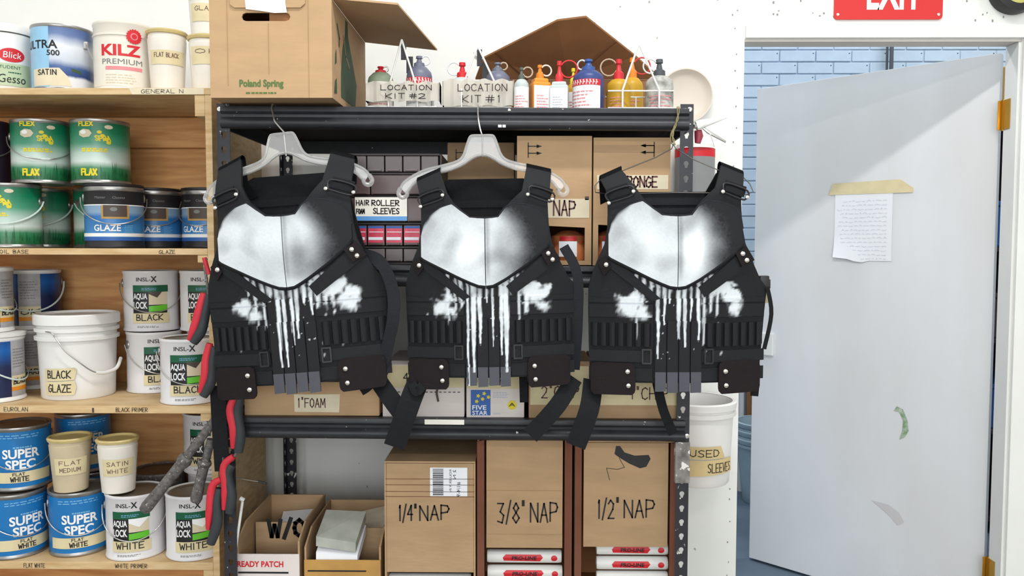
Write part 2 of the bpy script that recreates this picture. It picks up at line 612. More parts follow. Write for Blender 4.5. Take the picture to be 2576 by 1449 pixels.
M['cabinet'] = mat('smoky_drawer_plastic', (112, 101, 102), .35, var=.15, vs=10)
M['cabframe'] = mat('dark_cabinet_plastic', (58, 50, 50), .5)
M['drawer'] = mat('brown_grey_drawer', (92, 74, 73), .3, var=.2, vs=8)
M['grey'] = mat('grey_plastic', (140, 142, 144), .5, var=.1, vs=12)
M['greydark'] = mat('dark_grey_plastic', (78, 82, 88), .5, var=.2, vs=12)
M['twine'] = mat('natural_twine', (140, 130, 92), .8, var=.3, vs=90)
M['yellowplas'] = mat('yellow_paint_bottle', (206, 160, 34), .4, var=.2, vs=18)
M['dish'] = mat('cream_plastic_dish', (222, 212, 200), .45, var=.06, vs=5)
M['silver'] = mat('white_spattered_metal', (240, 240, 238), .5, var=.1, vs=40)
M['yellowface'] = mat('pale_yellow_face', (216, 208, 120), .5)
M['blackplas'] = mat('black_plastic', (34, 32, 36), .45)
M['purple'] = mat('dark_purple_board', (52, 36, 50), .6)
M['lamp'] = mat('lamp_housing', (230, 230, 228), .5)
M['smear'] = mat('faint_grey_scuff', (206, 204, 206), .5)
M['smear2'] = mat('brownish_scuff', (196, 182, 170), .6, var=.1, vs=30)
M['greensmear'] = mat('green_paint_smear', (128, 158, 122), .6, var=.3, vs=60, col2=(186, 200, 184))

# ------------------------------------------------------------------ room shell
YW, YWB, YF = 2.78, 2.86, 4.65
RX0, RX1, RY0, RZ = -3.6, 4.2, -4.2, 4.1
DXL, DXR, DZT = X(1863, YW), X(2550, YW), Z(98, YW, 2200)


def one(name, fn, mt, parent=None, sm=False):
    bm = bmesh.new()
    fn(bm)
    return link(name, bm, mt, parent, sm)


wall_back = struct(one('wall_back', lambda bm: prism(bm, [(RX0, 0), (DXL, 0), (DXL, DZT), (DXR, DZT), (DXR, 0), (RX1, 0), (RX1, RZ), (RX0, RZ)], YW, YWB), M['wall']),
                   'white painted wall behind the shelves')
struct(one('wall_left', lambda bm: box(bm, RX0 - .1, RX0, RY0, YF, 0, RZ), M['white']))
struct(one('wall_right', lambda bm: box(bm, RX1, RX1 + .1, RY0, YF, 0, RZ), M['white']))
struct(one('wall_front', lambda bm: box(bm, RX0 - .1, RX1 + .1, RY0 - .1, RY0, 0, RZ), M['white']))
# frame added around the unseen fill light
struct(one('fill_light_frame', lambda bm: [box(bm, -2.0, 2.6, RY0, RY0 + .06, .92, .99), box(bm, -2.0, 2.6, RY0, RY0 + .06, 2.91, 2.98)] + [box(bm, a, a + .06, RY0, RY0 + .06, .99, 2.91) for a in (-2.0, -.9, .27, 1.4, 2.54)], M['trim']), 'added frame around the fill light behind the photographer')
struct(one('floor', lambda bm: box(bm, RX0 - .1, RX1 + .1, RY0 - .1, YWB, -.1, 0), M['floor']))
struct(one('floor_back_room', lambda bm: box(bm, RX0 - .1, RX1 + .1, YWB, YF + .2, -.1, 0), M['bluefloor']))
struct(one('ceiling', lambda bm: box(bm, RX0 - .1, RX1 + .1, RY0 - .1, YF + .2, RZ, RZ + .1), M['white']))
# nail dimples down the edge of the opening and above it
f = Flat()
random.seed(3)
for k in range(34):
    f.ell(X(1843, YW) + random.uniform(-.006, .006), .25 + k * .066 + random.uniform(-.018, .018), random.uniform(.0015, .003), random.uniform(.0025, .0045), 7)
for k in range(26):
    f.ell(random.uniform(DXL - .1, DXR + .1), DZT + random.uniform(.06, .14), random.uniform(.002, .004), random.uniform(.002, .006), 7)
o = f.build('nail_dimples', mat('nail_dimple_grey', (150, 148, 144), .7), wall_back, plane_y(YW))
o['kind'] = 'stuff'

# brick wall of the room beyond, bricks one by one where they show
brick_wall = struct(one('wall_far', lambda bm: box(bm, RX0 - .1, RX1 + .1, YF, YF + .1, 0, RZ), M['mortar']), 'pale blue brick wall beyond the doorway')
bm = bmesh.new()
box(bm, -.0995, .0995, -.006, .02, -.0305, .0305, .003)
bme = bpy.data.meshes.new('brick')
bm.to_mesh(bme)
bm.free()
bme.materials.append(M['brick'])
random.seed(11)
for r in range(25):
    zc = .95 + r * .068
    for c in range(9):
        xc = 1.28 + c * .206 + (r % 2) * .103
        o = bpy.data.objects.new('brick', bme)
        COL.objects.link(o)
        o.parent = brick_wall
        o.location = (xc, YF - .001 + random.uniform(-.002, .002), zc)

# door casing, jambs
ZC0, ZC1 = Z(97, YW, 2200), Z(64, YW, 2200)
struct(one('trim_1', lambda bm: box(bm, X(1864, YW), RX1, YW - .012, YW + .002, ZC0, ZC1, .003), M['trim']), 'white casing board over the doorway')
struct(one('trim_2', lambda bm: box(bm, DXR + .001, DXR + .09, YW - .012, YW + .002, 0, ZC0 - .002, .004), M['trim']), 'white casing board beside the hinges')
struct(one('trim_3', lambda bm: box(bm, DXL, DXR, YW + .004, YWB - .004, DZT - .008, DZT + .002), M['jamb']), 'head of the door frame')
struct(one('trim_4', lambda bm: box(bm, DXR - .008, DXR + .002, YW + .004, YWB - .004, 0, DZT - .009), M['trim']), 'hinge side door jamb')

# the open door
DH = at(2502, 620, 2.9)
DF = at(1898, 620, 3.55)
dz0, dz1 = .012, at(2500, 133, 2.9).z
dvec = Vector((DF.x - DH.x, DF.y - DH.y, 0))
DL = dvec.length
dang = math.atan2(dvec.y, dvec.x)
dn = Vector((dvec.y, -dvec.x, 0)).normalized()
if dn.y > 0:
    dn = -dn
door = thing('door_1', 'white flush door standing open away from the wall', 'door', (DH.x, DH.y, 0), dang)
door['kind'] = 'structure'
# local x runs from hinge to free edge, local +y is the side away from / towards us
_dm = Matrix.Translation((DH.x, DH.y, 0)) @ Matrix.Rotation(dang, 4, 'Z')
_di = _dm.inverted()
front_sign = 1 if (_di.to_3x3() @ dn).y > 0 else -1


def on_door(px, py):
    d = ray(px, py)
    t = (Vector((DH.x, DH.y, 0)) - CPOS).dot(dn) / d.dot(dn)
    return _di @ (CPOS + d * t)


one('slab', lambda bm: box(bm, 0, DL, -.036 if front_sign > 0 else 0, 0 if front_sign > 0 else .036, dz0, dz1, .002), M['door'], door)


def door_map(u, v):
    return Vector((u, front_sign * .0012, v))


def dpoly(pts):
    return [(q.x, q.z) for q in (on_door(*p) for p in pts)]


Flat().poly(dpoly([(2256, 1022), (2272, 1030), (2284, 1060), (2286, 1084), (2276, 1100), (2262, 1106), (2270, 1084), (2272, 1058), (2262, 1036), (2248, 1034)])).build('paint_smear', M['greensmear'], door, door_map)
Flat().poly(dpoly([(2192, 1258), (2236, 1270), (2262, 1290), (2275, 1314), (2258, 1322), (2240, 1300), (2216, 1278)])).build('scuff', M['smear'], door, door_map)
hm = on_door(1898, 835), on_door(1946, 895)
one('latch_plate', lambda bm: box(bm, min(hm[0].x, hm[1].x), max(hm[0].x, hm[1].x) - .002, 0 if front_sign > 0 else -.012, .012 if front_sign > 0 else 0, hm[1].z, hm[0].z, .003), M['trim'], door)
for (y0, y1) in ((254, 328), (1400, 1474)):
    za, zb = at(2520, y1, 2.87).z, at(2520, y0, 2.87).z

    def fh(bm, za=za, zb=zb):
        x0 = at(2499, 600, 2.868).x
        x1 = at(2513, 600, 2.868).x
        M4 = _di
        for a, b, yy in ((x0, x1, 2.866),):
            box(bm, a, b, yy, yy + .003, za, zb, .001)
        box(bm, DXR - .0108, DXR - .0084, 2.818, 2.862, za, zb)
        lathe(bm, [(0, za - .003), (.007, za - .003), (.007, zb + .003), (0, zb + .003)], 14, (x1 - .003, 2.862, 0))
        for v in bm.verts:
            v.co = M4 @ v.co
    one('hinge', fh, M['brass'], door, True)

# note taped to the door
q = [on_door(*p) for p in ((2102, 486), (2247, 484), (2247, 657), (2170, 659), (2099, 647))]
note = thing('paper_note', 'white handwritten sheet of paper taped to the white door', 'paper', (DH.x, DH.y, 0), dang)
bm = bmesh.new()
yy = front_sign
gx0, gx1 = q[0].x, q[1].x
N = 8
g = []
for i in range(N + 1):
    zt_ = q[0].z + (q[1].z - q[0].z) * i / N
    zb_ = q[4].z + (q[2].z - q[4].z) * min(1, i / N * 2) - (.006 if i in (3, 4) else 0)
    row = []
    for j in range(N + 1):
        c = max(0, (j / N - .6) / .4) ** 2 * max(0, 1 - i / N * 1.6)
        row.append(bm.verts.new((gx0 + (gx1 - gx0) * i / N, yy * (.003 + .014 * c), zt_ + (zb_ - zt_) * j / N)))
    g.append(row)
for i in range(N):
    for j in range(N):
        bm.faces.new((g[i][j], g[i + 1][j], g[i + 1][j + 1], g[i][j + 1]))
link('sheet', bm, M['paper'], note, True)
random.seed(5)
xa, xb = min(q[0].x, q[1].x), max(q[0].x, q[1].x)
f = Flat()
for k in range(15):
    vv = q[1].z - .03 - k * .0165
    x = xa + .02
    while x < xb - .03:
        L = random.uniform(.006, .022)
        f.ribbon([(x, vv), (x + L * .5, vv + random.uniform(-.003, .004)), (x + L, vv + random.uniform(-.002, .002))], .0012)
        x += L + .006
f.build('handwriting', M['inkgrey'], note, lambda u, v: Vector((u, yy * .0055, v)))
Flat().poly(dpoly([(2096, 462), (2266, 451), (2299, 473), (2297, 484), (2085, 491)])).build('masking_tape', M['tape'], note, lambda u, v: Vector((u, yy * .0045, v)))

# exit sign and round fixture over the door
ex0, ex1 = X(2097, YW, 20), X(2369, YW, 20)
ez0, ez1 = Z(50, YW, 2230), Z(50, YW, 2230) + .27
sign = thing('exit_sign', 'red EXIT sign screwed to the wall above the doorway', 'sign', ((ex0 + ex1) / 2, YW, ez0))
hw = (ex1 - ex0) / 2


def rr(w, z0, z1, r, n=5):
    p = []
    for cx, cz, a in ((w - r, z0 + r, -PI / 2), (w - r, z1 - r, 0), (-w + r, z1 - r, PI / 2), (-w + r, z0 + r, PI)):
        for k in range(n + 1):
            t = a + PI / 2 * k / n
            p.append((cx + r * math.cos(t), cz + r * math.sin(t)))
    return p


one('plate', lambda bm: prism(bm, rr(hw, 0, ez1 - ez0, .012), -.007, -.001), M['signred'], sign)
tz = Z(26, YW, 2230) - ez0
Flat().text('EXIT', X(2161, YW) - (ex0 + ex1) / 2, tz, X(2297, YW) - X(2161, YW), .115, .03).build('lettering', M['whiteprint'], sign, plane_y(-.007))
for sx in (-hw + .012, hw - .014):
    one('screw', lambda bm: lathe(bm, [(.006, -.006), (.005, -.009), (0, -.0095)], 12, (sx, 0, .016), axis='y'), M['chrome'], sign, True)
bell = thing('wall_bell', 'round black-rimmed fixture with pale yellow face above the door corner', 'wall fixture', (X(2546, YW, 0), YW, Z(-28, YW, 2546)))
one('rim', lambda bm: lathe(bm, [(.088, -.001), (.09, -.02), (.084, -.045), (.062, -.05), (.058, -.03)], 40, axis='y'), M['blackplas'], bell, True)
one('face', lambda bm: lathe(bm, [(.058, -.028), (.03, -.034), (0, -.036)], 32, axis='y'), M['yellowface'], bell, True)

# ------------------------------------------------------------------ room beyond the door
# conduit, cardboard, stacked pails, dark cupboard
pipe = one('conduit_pipe', lambda bm: [tube(bm, [(X(2228, 4.58), 4.58, 0), (X(2228, 4.58), 4.58, 3.9)], .011, 10), tube(bm, [(X(2217, 4.6), 4.6, 0), (X(2217, 4.6), 4.6, 3.9)], .007, 8)], M['greydark'], None, True)
tag(pipe, 'thin dark conduit running up the pale blue brick wall', 'pipe')


def plainbox(name, label, cat, x0, x1, y0, y1, z0, z1, mt, bev=.004):
    t = thing(name, label, cat, ((x0 + x1) / 2, y0, z0))
    hx = (x1 - x0) / 2
    one('body', lambda bm: box(bm, -hx, hx, 0, y1 - y0, 0, z1 - z0, bev), mt, t)
    return t


# cupboard seen through the hinge gap, with a carton on top
cx0, cx1 = 2.22, 2.98
cup = thing('storage_cupboard', 'dark purple cupboard behind the open door, seen through the hinge gap', 'cupboard', (cx0, 3.9, 0))
cw, ch = cx1 - cx0, 2.0
for a in (0, cw - .02):
    one('side_panel', lambda bm: box(bm, a, a + .02, 0, .6, 0, ch, .002), M['purple'], cup)
one('back_panel', lambda bm: box(bm, .02, cw - .02, .57, .59, 0, ch), M['purple'], cup)
for zz in (.06, .5, .95, 1.4, ch - .022):
    one('shelf', lambda bm: box(bm, .02, cw - .02, 0, .565, zz, zz + .02, .002), M['purple'], cup)
bx_ = thing('cardboard_box', 'tan cardboard box on top of the dark cupboard behind the door', 'box', (2.58, 3.95, ch))
one('body', lambda bm: box(bm, -.33, .33, 0, .5, .001, .3, .006), M['gold'], bx_)
for zz, c, nm, la in ((.52, M['cobalt'], 'storage_bin', 'blue bin low on the dark cupboard shelf'), (1.42, M['cobalt'], 'storage_bin', 'blue bin on the top dark cupboard shelf'), (.97, M['brown'], 'storage_bin', 'brown bin on the middle dark cupboard shelf')):
    t = thing(nm, la, 'bin', (2.6, 3.93, zz + .001))
    one('body', lambda bm: [box(bm, -.3, .3, 0, .45, 0, .2, .01), box(bm, -.31, .31, -.008, .46, .2, .225, .006)], c, t)
one('leaning_board', lambda bm: box(bm, 1.315, 1.40, 4.59, 4.605, 0, 1.05, .002), M['cardbrown'])
tag(bpy.data.objects['leaning_board'], 'narrow brown board standing against the blue brick wall', 'board')
one('leaning_pipe', lambda bm: tube(bm, [(1.285, 4.58, 0), (1.285, 4.6, 1.04)], .016, 12), M['plas'], None, True)
tag(bpy.data.objects['leaning_pipe'], 'pale pipe standing beside the brown board behind the doorway', 'pipe')


def bucket(name, label, loc, r0, r1, h, mt, rim=True, lid=False, rz=0, group=None, cat='bucket'):
    t = thing(name, label, cat, loc, rz, group)
    prof = [(0, .004), (r0 - .006, .004), (r0 - .003, 0), (r0, .004)]
    n = 6
    for k in range(1, n + 1):
        prof.append((r0 + (r1 - r0) * k / n, .004 + (h - .004) * k / n))
    prof += [(r1 - .004, h), (r1 - .006, h - .01), (r0 - .003, .012), (0, .012)]
    one('body', lambda bm: lathe(bm, prof, 48), mt, t, True)
    if rim:
        for k, zz in enumerate((h - .022, h - .045)):
            rr_ = r0 + (r1 - r0) * zz / h
            one('rib', lambda bm: lathe(bm, [(rr_ - .001, zz - .002), (rr_ + .008, zz), (rr_ + .009, zz + .012), (rr_ - .001, zz + .014)], 48), mt, t, True)
        one('rim', lambda bm: lathe(bm, [(r1 - .004, h - .012), (r1 + .008, h - .012), (r1 + .009, h - .002), (r1 + .004, h + .002), (r1 - .005, h + .001)], 48), mt, t, True)
    return t


M['palebucket'] = mat('pale_blue_bucket_plastic', (176, 196, 206), .45, var=.1, vs=9)
pb0 = X(1918, 4.4, 1150)
for k in range(3):
    bucket('plastic_bucket', ('lowest', 'middle', 'topmost')[k] + ' pale blue pail in the nested stack beyond the doorway', (pb0, 4.4, k * .045), .105, .145, .36, M['palebucket'], group='nested pails beyond the doorway')

# ------------------------------------------------------------------ wooden shelves on the left
YL, YLB = 2.25, 2.66
WX0, WX1 = X(-420, YL), X(540, YL)
wood = thing('wooden_shelf_unit', 'plywood shelf unit full of paint cans beside the black metal rack', 'shelf unit', ((WX0 + WX1) / 2, YL, 0))
wx = (WX0 + WX1) / 2


def wl(x):
    return x - wx


BZ = {}
for k, (yt, yb_) in enumerate(((221, 238), (625, 641), (1021, 1040), (1414, 1433))):
    zt, zb = Z(yt, YL, 300), Z(yb_, YL, 300)
    BZ[k] = zt
    one('shelf_board', lambda bm: box(bm, wl(WX0), wl(X(523 if k in (1, 3) else 538, YL)), 0, YLB - YL - .002, zb, zt, .0015), M['plyedge'] if k > 1 else M['plyedge'], wood)
    one('cleat', lambda bm: box(bm, wl(X(497, YL)), wl(X(522.5, YL)), .002, .30, zb - (.06 if k == 0 else .022), zb - .0005, .002), M['plyedge'], wood)
one('side_panel', lambda bm: box(bm, wl(X(523.4, YL)), wl(WX1), .0, YLB - YL + .018, 0, Z(239, YL, 530), .001), M['plyedge'], wood)
one('side_panel', lambda bm: box(bm, wl(WX0) - .02, wl(WX0) - .0005, .0, YLB - YL + .018, 0, BZ[0], .001), M['ply'], wood)
one('back_panel', lambda bm: box(bm, wl(WX0), wl(X(523, YL)), YLB - YL, YLB - YL + .016, 0, BZ[0]), M['ply'], wood)
one('back_batten', lambda bm: box(bm, wl(WX0), wl(X(523, YL)), YLB - YL - .025, YLB - YL - .001, BZ[0] - .12, BZ[0] - .02, .003), M['ply'], wood)
one('bottom_board', lambda bm: box(bm, wl(WX0), wl(X(523, YL)), 0, YLB - YL - .002, .08, .1), M['plyedge'], wood)
# masking tape and marker along the board edges


def edge_tape(px0, px1, py0, py1, txt, tu0, tu1, tape=True):
    zt, zb = Z(py0, YL, 300), Z(py1, YL, 300)
    if tape:
        Flat().poly([(wl(X(px0, YL)), zt), (wl(X(px0 + 8, YL)), zb), (wl(X(px1, YL)), zb), (wl(X(px1, YL)), zt)]).build('tape_label', M['tape2'], wood, plane_y(0, off=.0006))
    h = (zt - zb)
    Flat().ink(txt, wl(X(tu0, YL)), zb + h * .2, X(tu1, YL) - X(tu0, YL), h * .6, .0013).build('shelf_lettering', M['ink'], wood, plane_y(0, off=.0012))


edge_tape(335, 522, 222, 237.5, 'GENERAL N', 366, 470)
edge_tape(0, 90, 626, 641, 'OIL BASE', 2, 74, False)
edge_tape(395, 480, 626, 641, 'GLAZE', 402, 442, False)
edge_tape(-40, 60, 1022, 1039, 'EUROLAN', 0, 60, False)
edge_tape(270, 400, 1022, 1039, 'BLACK PRIMER', 284, 364, False)
edge_tape(30, 100, 1415, 1432, 'FLAT WHITE', 38, 92, False)
edge_tape(260, 380, 1415, 1432, 'WHITE PRIMER', 272, 354, False)
one('knot_mark', lambda bm: box(bm, wl(X(223, YL)), wl(X(228, YL)), -.0006, 0, Z(1038, YL, 226), Z(1026, YL, 226)), M['brown'], wood)

# ------------------------------------------------------------------ black steel rack
YM, YMB = 2.12, 2.70
SAG = .005
MX0, MX1 = X(546, YM, 290), X(1744, YM, 290)
ZT, ZMID, ZLOW, ZBOT = Z(271, YM), Z(668, YM), Z(1053, YM), .36
rack = thing('metal_shelving_rack', 'black steel shelving rack with slotted posts, loaded with boxes', 'shelf unit', ((MX0 + MX1) / 2, YM, 0))
mxc = (MX0 + MX1) / 2


def ztop(x, base):
    return base - SAG * x


PW = .034


def keyplate(bm, z0, z1, fn, pitch=.0385):
    n = int((z1 - z0) / pitch)
    hole = [(PW * .5 + .0068 * math.cos(a), pitch * .58 + .0068 * math.sin(a)) for a in [R_(-50) + k * R_(280) / 9 for k in range(10)]]
    hole += [(PW * .5 - .003, pitch * .28), (PW * .5 + .003, pitch * .28)]
    outer = [(0, 0), (PW, 0), (PW, pitch), (0, pitch)]
    tri = tessellate_polygon([[Vector((a, b, 0)) for a, b in outer], [Vector((a, b, 0)) for a, b in hole]])
    pts = outer + hole
    for k in range(n):
        vs = [bm.verts.new(fn(a, z0 + k * pitch + b)) for a, b in pts]
        for t in tri:
            bm.faces.new([vs[i] for i in t])
    zz = z0 + n * pitch
    if z1 - zz > .002:
        bm.faces.new([bm.verts.new(fn(a, b)) for a, b in ((0, zz), (PW, zz), (PW, z1), (0, z1))])
    bmesh.ops.remove_doubles(bm, verts=bm.verts, dist=1e-5)


PBZ = Z(246, 2.045, 690)
PT = [PBZ - .0015, Z(262, YM, 1728)]
for side, x0, zt in ((1, MX0 - mxc, PT[0]), (-1, MX1 - mxc, PT[1])):
    for yy, ys, back in ((0, 1, False), (YMB - YM, -1, True)):
        def fp(bm):
            bm2 = bm
            keyplate(bm2, .0, zt, lambda u, v: Vector((x0 + side * u, yy, v)))
            bmb = bmesh.new()
            keyplate(bmb, .0, zt, lambda u, v: Vector((x0, yy + ys * u, v)))
            tmp = bpy.data.meshes.new('t')
            bmb.to_mesh(tmp)
            bmb.free()
            bm.from_mesh(tmp)
            bpy.data.meshes.remove(tmp)
            bmesh.ops.remove_doubles(bm, verts=bm.verts, dist=1e-5)
        p = one('post', fp, M['blackpost'], rack)
        md = p.modifiers.new('thick', 'SOLIDIFY')
        md.thickness = .002
        md.offset = 0
BEAM = [(.0, 0), (-.006, -.001), (-.0075, -.004), (-.0075, -.014), (-.004, -.018), (.0, -.021), (.0005, -.028), (-.004, -.032), (-.0095, -.037), (-.0115, -.043), (-.0105, -.049), (-.006, -.055), (0, -.058), (.012, -.058), (.012, 0)]


def beamx(bm, xa, xb, z, y0, flip=1):
    n = 8
    rows = []
    for k in range(n + 1):
        x = xa + (xb - xa) * k / n
        rows.append([bm.verts.new((x - mxc, y0 + flip * a, ztop(x, z) + b)) for a, b in BEAM])
    for A, B in zip(rows, rows[1:]):
        for k in range(len(A)):
            j = (k + 1) % len(A)
            bm.faces.new((A[k], A[j], B[j], B[k]))
    bm.faces.new(rows[0])
    bm.faces.new(rows[-1][::-1])


for zz in (ZT, ZMID, ZLOW, ZBOT):
    one('front_beam', lambda bm: beamx(bm, MX0 + .012, MX1 - .012, zz, -.003), M['blackmetal'], rack, True)
    one('back_beam', lambda bm: beamx(bm, MX0 + .012, MX1 - .012, zz, YMB - YM + .001, -1), M['blackmetal'], rack, True)
    for xs in (MX0 + .003, MX1 - .009):
        one('side_beam', lambda bm: box(bm, xs - mxc, xs - mxc + .006, .035, YMB - YM - .035, ztop(xs, zz) - .055, ztop(xs, zz) - .001), M['blackmetal'], rack)

    def fd(bm):
        vs = box(bm, MX0 + .016 - mxc, MX1 - .016 - mxc, .010, YMB - YM - .012, zz - .017, zz - .003)
        for v in vs:
            v.co.z -= SAG * (v.co.x + mxc)
    one('shelf_deck', fd, M['deck'], rack)
# bolts of the corner plates
for x0, zb in ((MX0 + .008, ZT - .004), (MX0 + .024, ZT - .004), (MX0 + .017, ZT - .045), (MX1 - .022, ZT - .008), (MX1 - .010, ZT - .005), (MX1 - .016, ZT - .05), (MX1 - .017, ZLOW - .045), (MX1 - .006, ZLOW - .045), (MX0 + .012, ZLOW - .02), (MX0 + .012, ZLOW - .052)):
    one('rivet', lambda bm: lathe(bm, [(.0075, -.001), (.0062, -.0045), (0, -.0058)], 14, (x0 - mxc, 0, zb), axis='y'), M['chrome'], rack, True)
# grey tape wound round the right post
one('tape_wrap', lambda bm: box(bm, X(1704, YM) - mxc, MX1 - mxc + .003, -.0035, .016, Z(1215, YM, 1720), Z(1112, YM, 1720), .002), mat('silver_grey_tape', (150, 146, 142), .5, var=.45, vs=30, col2=(96, 92, 90), specks=.6, sscale=50), rack)
Flat().rect(X(1068, YM) - mxc, 0, X(1168, YM) - mxc, .0135).build('tape_strip', M['tape3'], rack, lambda u, v: Vector((u, -.0114, ztop(1.0 * u + mxc, ZLOW) - .0155 + v)))
Flat().rect(X(1253, YM) - mxc, 0, X(1262, YM) - mxc, .007).rect(X(1264, YM) - mxc, 0, X(1272, YM) - mxc, .007).build('paint_drop', M['whiteprint'], rack, lambda u, v: Vector((u, -.0155, ztop(u + mxc, ZT) - .054 + v)))


# ------------------------------------------------------------------ paint cans
GR, GH = .0825, .19


def can_base(label, loc, face=0.0, r=GR, h=GH, body=None, lid=None, group=None, handle='wire', hz=.150, drop=.075, name='paint_can', tilt=0, plastic_rim=False):
    az = math.atan2(-loc[0], loc[1])
    t = thing(name, label, 'paint can', loc, -0.0 + (math.atan2(-loc[0], loc[1])) + face, group)
    e = .0015
    prof = [(0, .002), (r - .004, .002), (r - .003, 0), (r, .001), (r + .001, .004), (r, .008), (r - e, .010), (r - e, h - .011), (r, h - .009), (r + .001, h - .005), (r, h - .001), (r - .003, h), (r - .006, h - .002), (r - .008, h - .008)]
    one('body', lambda bm: lathe(bm, prof, 56), body or M['tin'], t, True)
    one('lid', lambda bm: lathe(bm, [(r - .008, h - .008), (r - .010, h - .003), (r - .014, h - .0025), (r - .017, h - .006), (0, h - .005)], 48), lid or M['tinlid'], t, True)
    if handle:
        for s in (-1, 1):
            one('ear', lambda bm: lathe(bm, [(.013, 0), (.012, .003), (.006, .005), (0, .0055)], 16, axis='x') or [setattr(v, 'co', Vector((s * (abs(v.co.x) + r - e), v.co.y, v.co.z + hz))) for v in bm.verts], M['tin'], t, True)
        path = []
        for k in range(25):
            a = -PI / 2 + PI * k / 24
            path.append(((r + .0075) * math.sin(a), -(r + .0045) * math.cos(a), hz - drop * math.cos(a) ** .8 if abs(math.cos(a)) > 1e-6 else hz))
        if handle == 'wire':
            one('bail_handle', lambda bm: tube(bm, path, .0017, 8), M['steel'], t, True)
        else:
            one('bail_handle', lambda bm: tube(bm, path, .0026, 8, .4), M['clearstrip'], t, True)
    return t


M['clearstrip'] = mat('pale_plastic_strip', (200, 214, 210), .3)


def patch(name, t, mt, r, u0, v0, u1, v1, off, a=0.0):
    return Flat().rect(u0, v0, u1, v1).build(name, mt, t, cyl(r, a, off), .008)


R0 = GR - .0015


def onto(mt_items, t, a=0.0, r=R0):
    """list of (name, material, Flat, offset) wrapped round the can; the first is the label, the rest its print"""
    par = t
    for i, (nm, mt, fl, off) in enumerate(mt_items):
        o = fl.build(nm, mt, par if i else t, cyl(r, a, off), .008)
        if i == 0:
            par = o
    return par


def super_spec(label, loc, face=0, txt=True, handle='wire'):
    t = can_base(label, loc, face, body=M['tin'], group='blue cans on the lowest wooden shelf', handle=handle, drop=.085)
    L = 2 * PI * R0
    it = [('label', M['blue'], Flat().rect(-L / 2, .012, L / 2, GH - .013), .0003),
          ('small_print', M['bluelight'], Flat().lines(-.06, .158, .06, .172, 2, .4, .1).lines(-.02, .128, .03, .136, 1), .0008)]
    it += [('lettering', M['whiteprint'], Flat().text('SUPER', -.049, .098, .098, .028, .03).text('SPEC', -.041, .066, .078, .028, .03), .0014)]
    it += [('masking_tape', M['tape'], Flat().rect(-.085, .026, .085, .058), .0018)]
    if txt:
        it += [('marker_lettering', M['ink'], Flat().ink('FLAT', -.022, .047, .03, .008, .0016).ink('WHITE', -.028, .030, .046, .013, .0026), .0024)]
    onto(it, t)
    return t


def aqua_lock(label, loc, face=0, word='BLACK', white=False, handle='wire', group=None, a=0.0):
    t = can_base(label, loc, face, body=M['tinwhite'], group=group, handle=handle, drop=.09)
    it = [('label', M['black'], Flat().rect(-.058, .048, .045, .142), .0004),
          ('green_band', M['dkgreen'], Flat().rect(-.058, .124, .048, .145), .0009),
          ('band_print', M['bluelight'], Flat().lines(-.03, .130, .02, .139, 2, .4, .2), .0013),
          ('photo_print', M['tan'], Flat().rect(-.010, .084, .045, .124), .0009),
          ('chevron_print', M['whiteprint'] if white else M['brown'], Flat().poly([(-.010, .124), (.028, .124), (.014, .106), (-.010, .118)] if not white else [(-.01, .124), (.045, .124), (.018, .098), (-.01, .112)]), .0014),
          ('lime_band', M['lime'], Flat().poly([(-.010, .062), (.045, .066), (.045, .084), (-.010, .080)]), .0011),
          ('lettering', M['whiteprint'], Flat().text('AQUA', -.056, .098, .042, .022, .03).text('LOCK', -.056, .072, .042, .022, .03), .0014),
          ('brand_lettering', M['black'], Flat().text('INSL-', -.046, .157, .042, .012, .01).text('X', -.004, .155, .018, .018, .03), .0010),
          ('masking_tape', M['tape'], Flat().rect(-.06, .026, .05, .058), .0018),
          ('marker_lettering', M['ink'], Flat().ink(word, -.046, .036, .075, .018, .0028), .0024),
          ('small_print', M['greyprint'], Flat().lines(-.045, .013, .02, .02, 2, .5, .2), .0008)]
    onto(it, t)
    return t


M['grassgreen'] = mat('grass_green_print', (26, 104, 60), .4, var=.3, vs=60, col2=(16, 72, 44))


def green_can(label, loc, face=0, handle='strip', group='green cans in two tiers'):
    t = can_base(label, loc, face, body=M['tin'], group=group, handle=handle, drop=.07, hz=.14)
    L = 2 * PI * R0
    f1 = Flat().ink('FLEX', -.058, .168, .04, .012, .0035).ink('SPRAY', -.01, .125, .05, .014, .0035, slant=-.2)
    for k in range(4):
        f1.ell(.0 + k * .008, .150 - k * .010, .007, .005, 9)
    f2 = Flat()
    random.seed(int(abs(loc[0]) * 1000))
    for k in range(70):
        u = random.uniform(-.128, .128)
        hgt = random.uniform(.018, .042) * (1 + .35 * math.sin(u * 40))
        f2.poly([(u - .0024, .0125), (u + .0024, .0125), (u + random.uniform(-.004, .004), .0125 + hgt)])
    onto([('label', M['greencan'], Flat().rect(-L / 2, .011, L / 2, GH - .012), .0003),
          ('grass_print', M['grassgreen'], f2, .0008),
          ('yellow_lettering', M['yellow'], Flat().ink('FLAX', -.052, .024, .042, .017, .005), .0013),
          ('yellow_print', M['yellow'], f1.lines(-.05, .092, .03, .104, 2, .8, .2), .0010),
          ('leaf_print', M['tan'], Flat().ell(-.04, .146, .02, .013, 14, .1).ell(.025, .166, .012, .006, 10), .0009),
          ('leaf_light_print', M['whiteprint'], Flat().ell(-.045, .149, .009, .006, 9), .0013)], t)
    return t


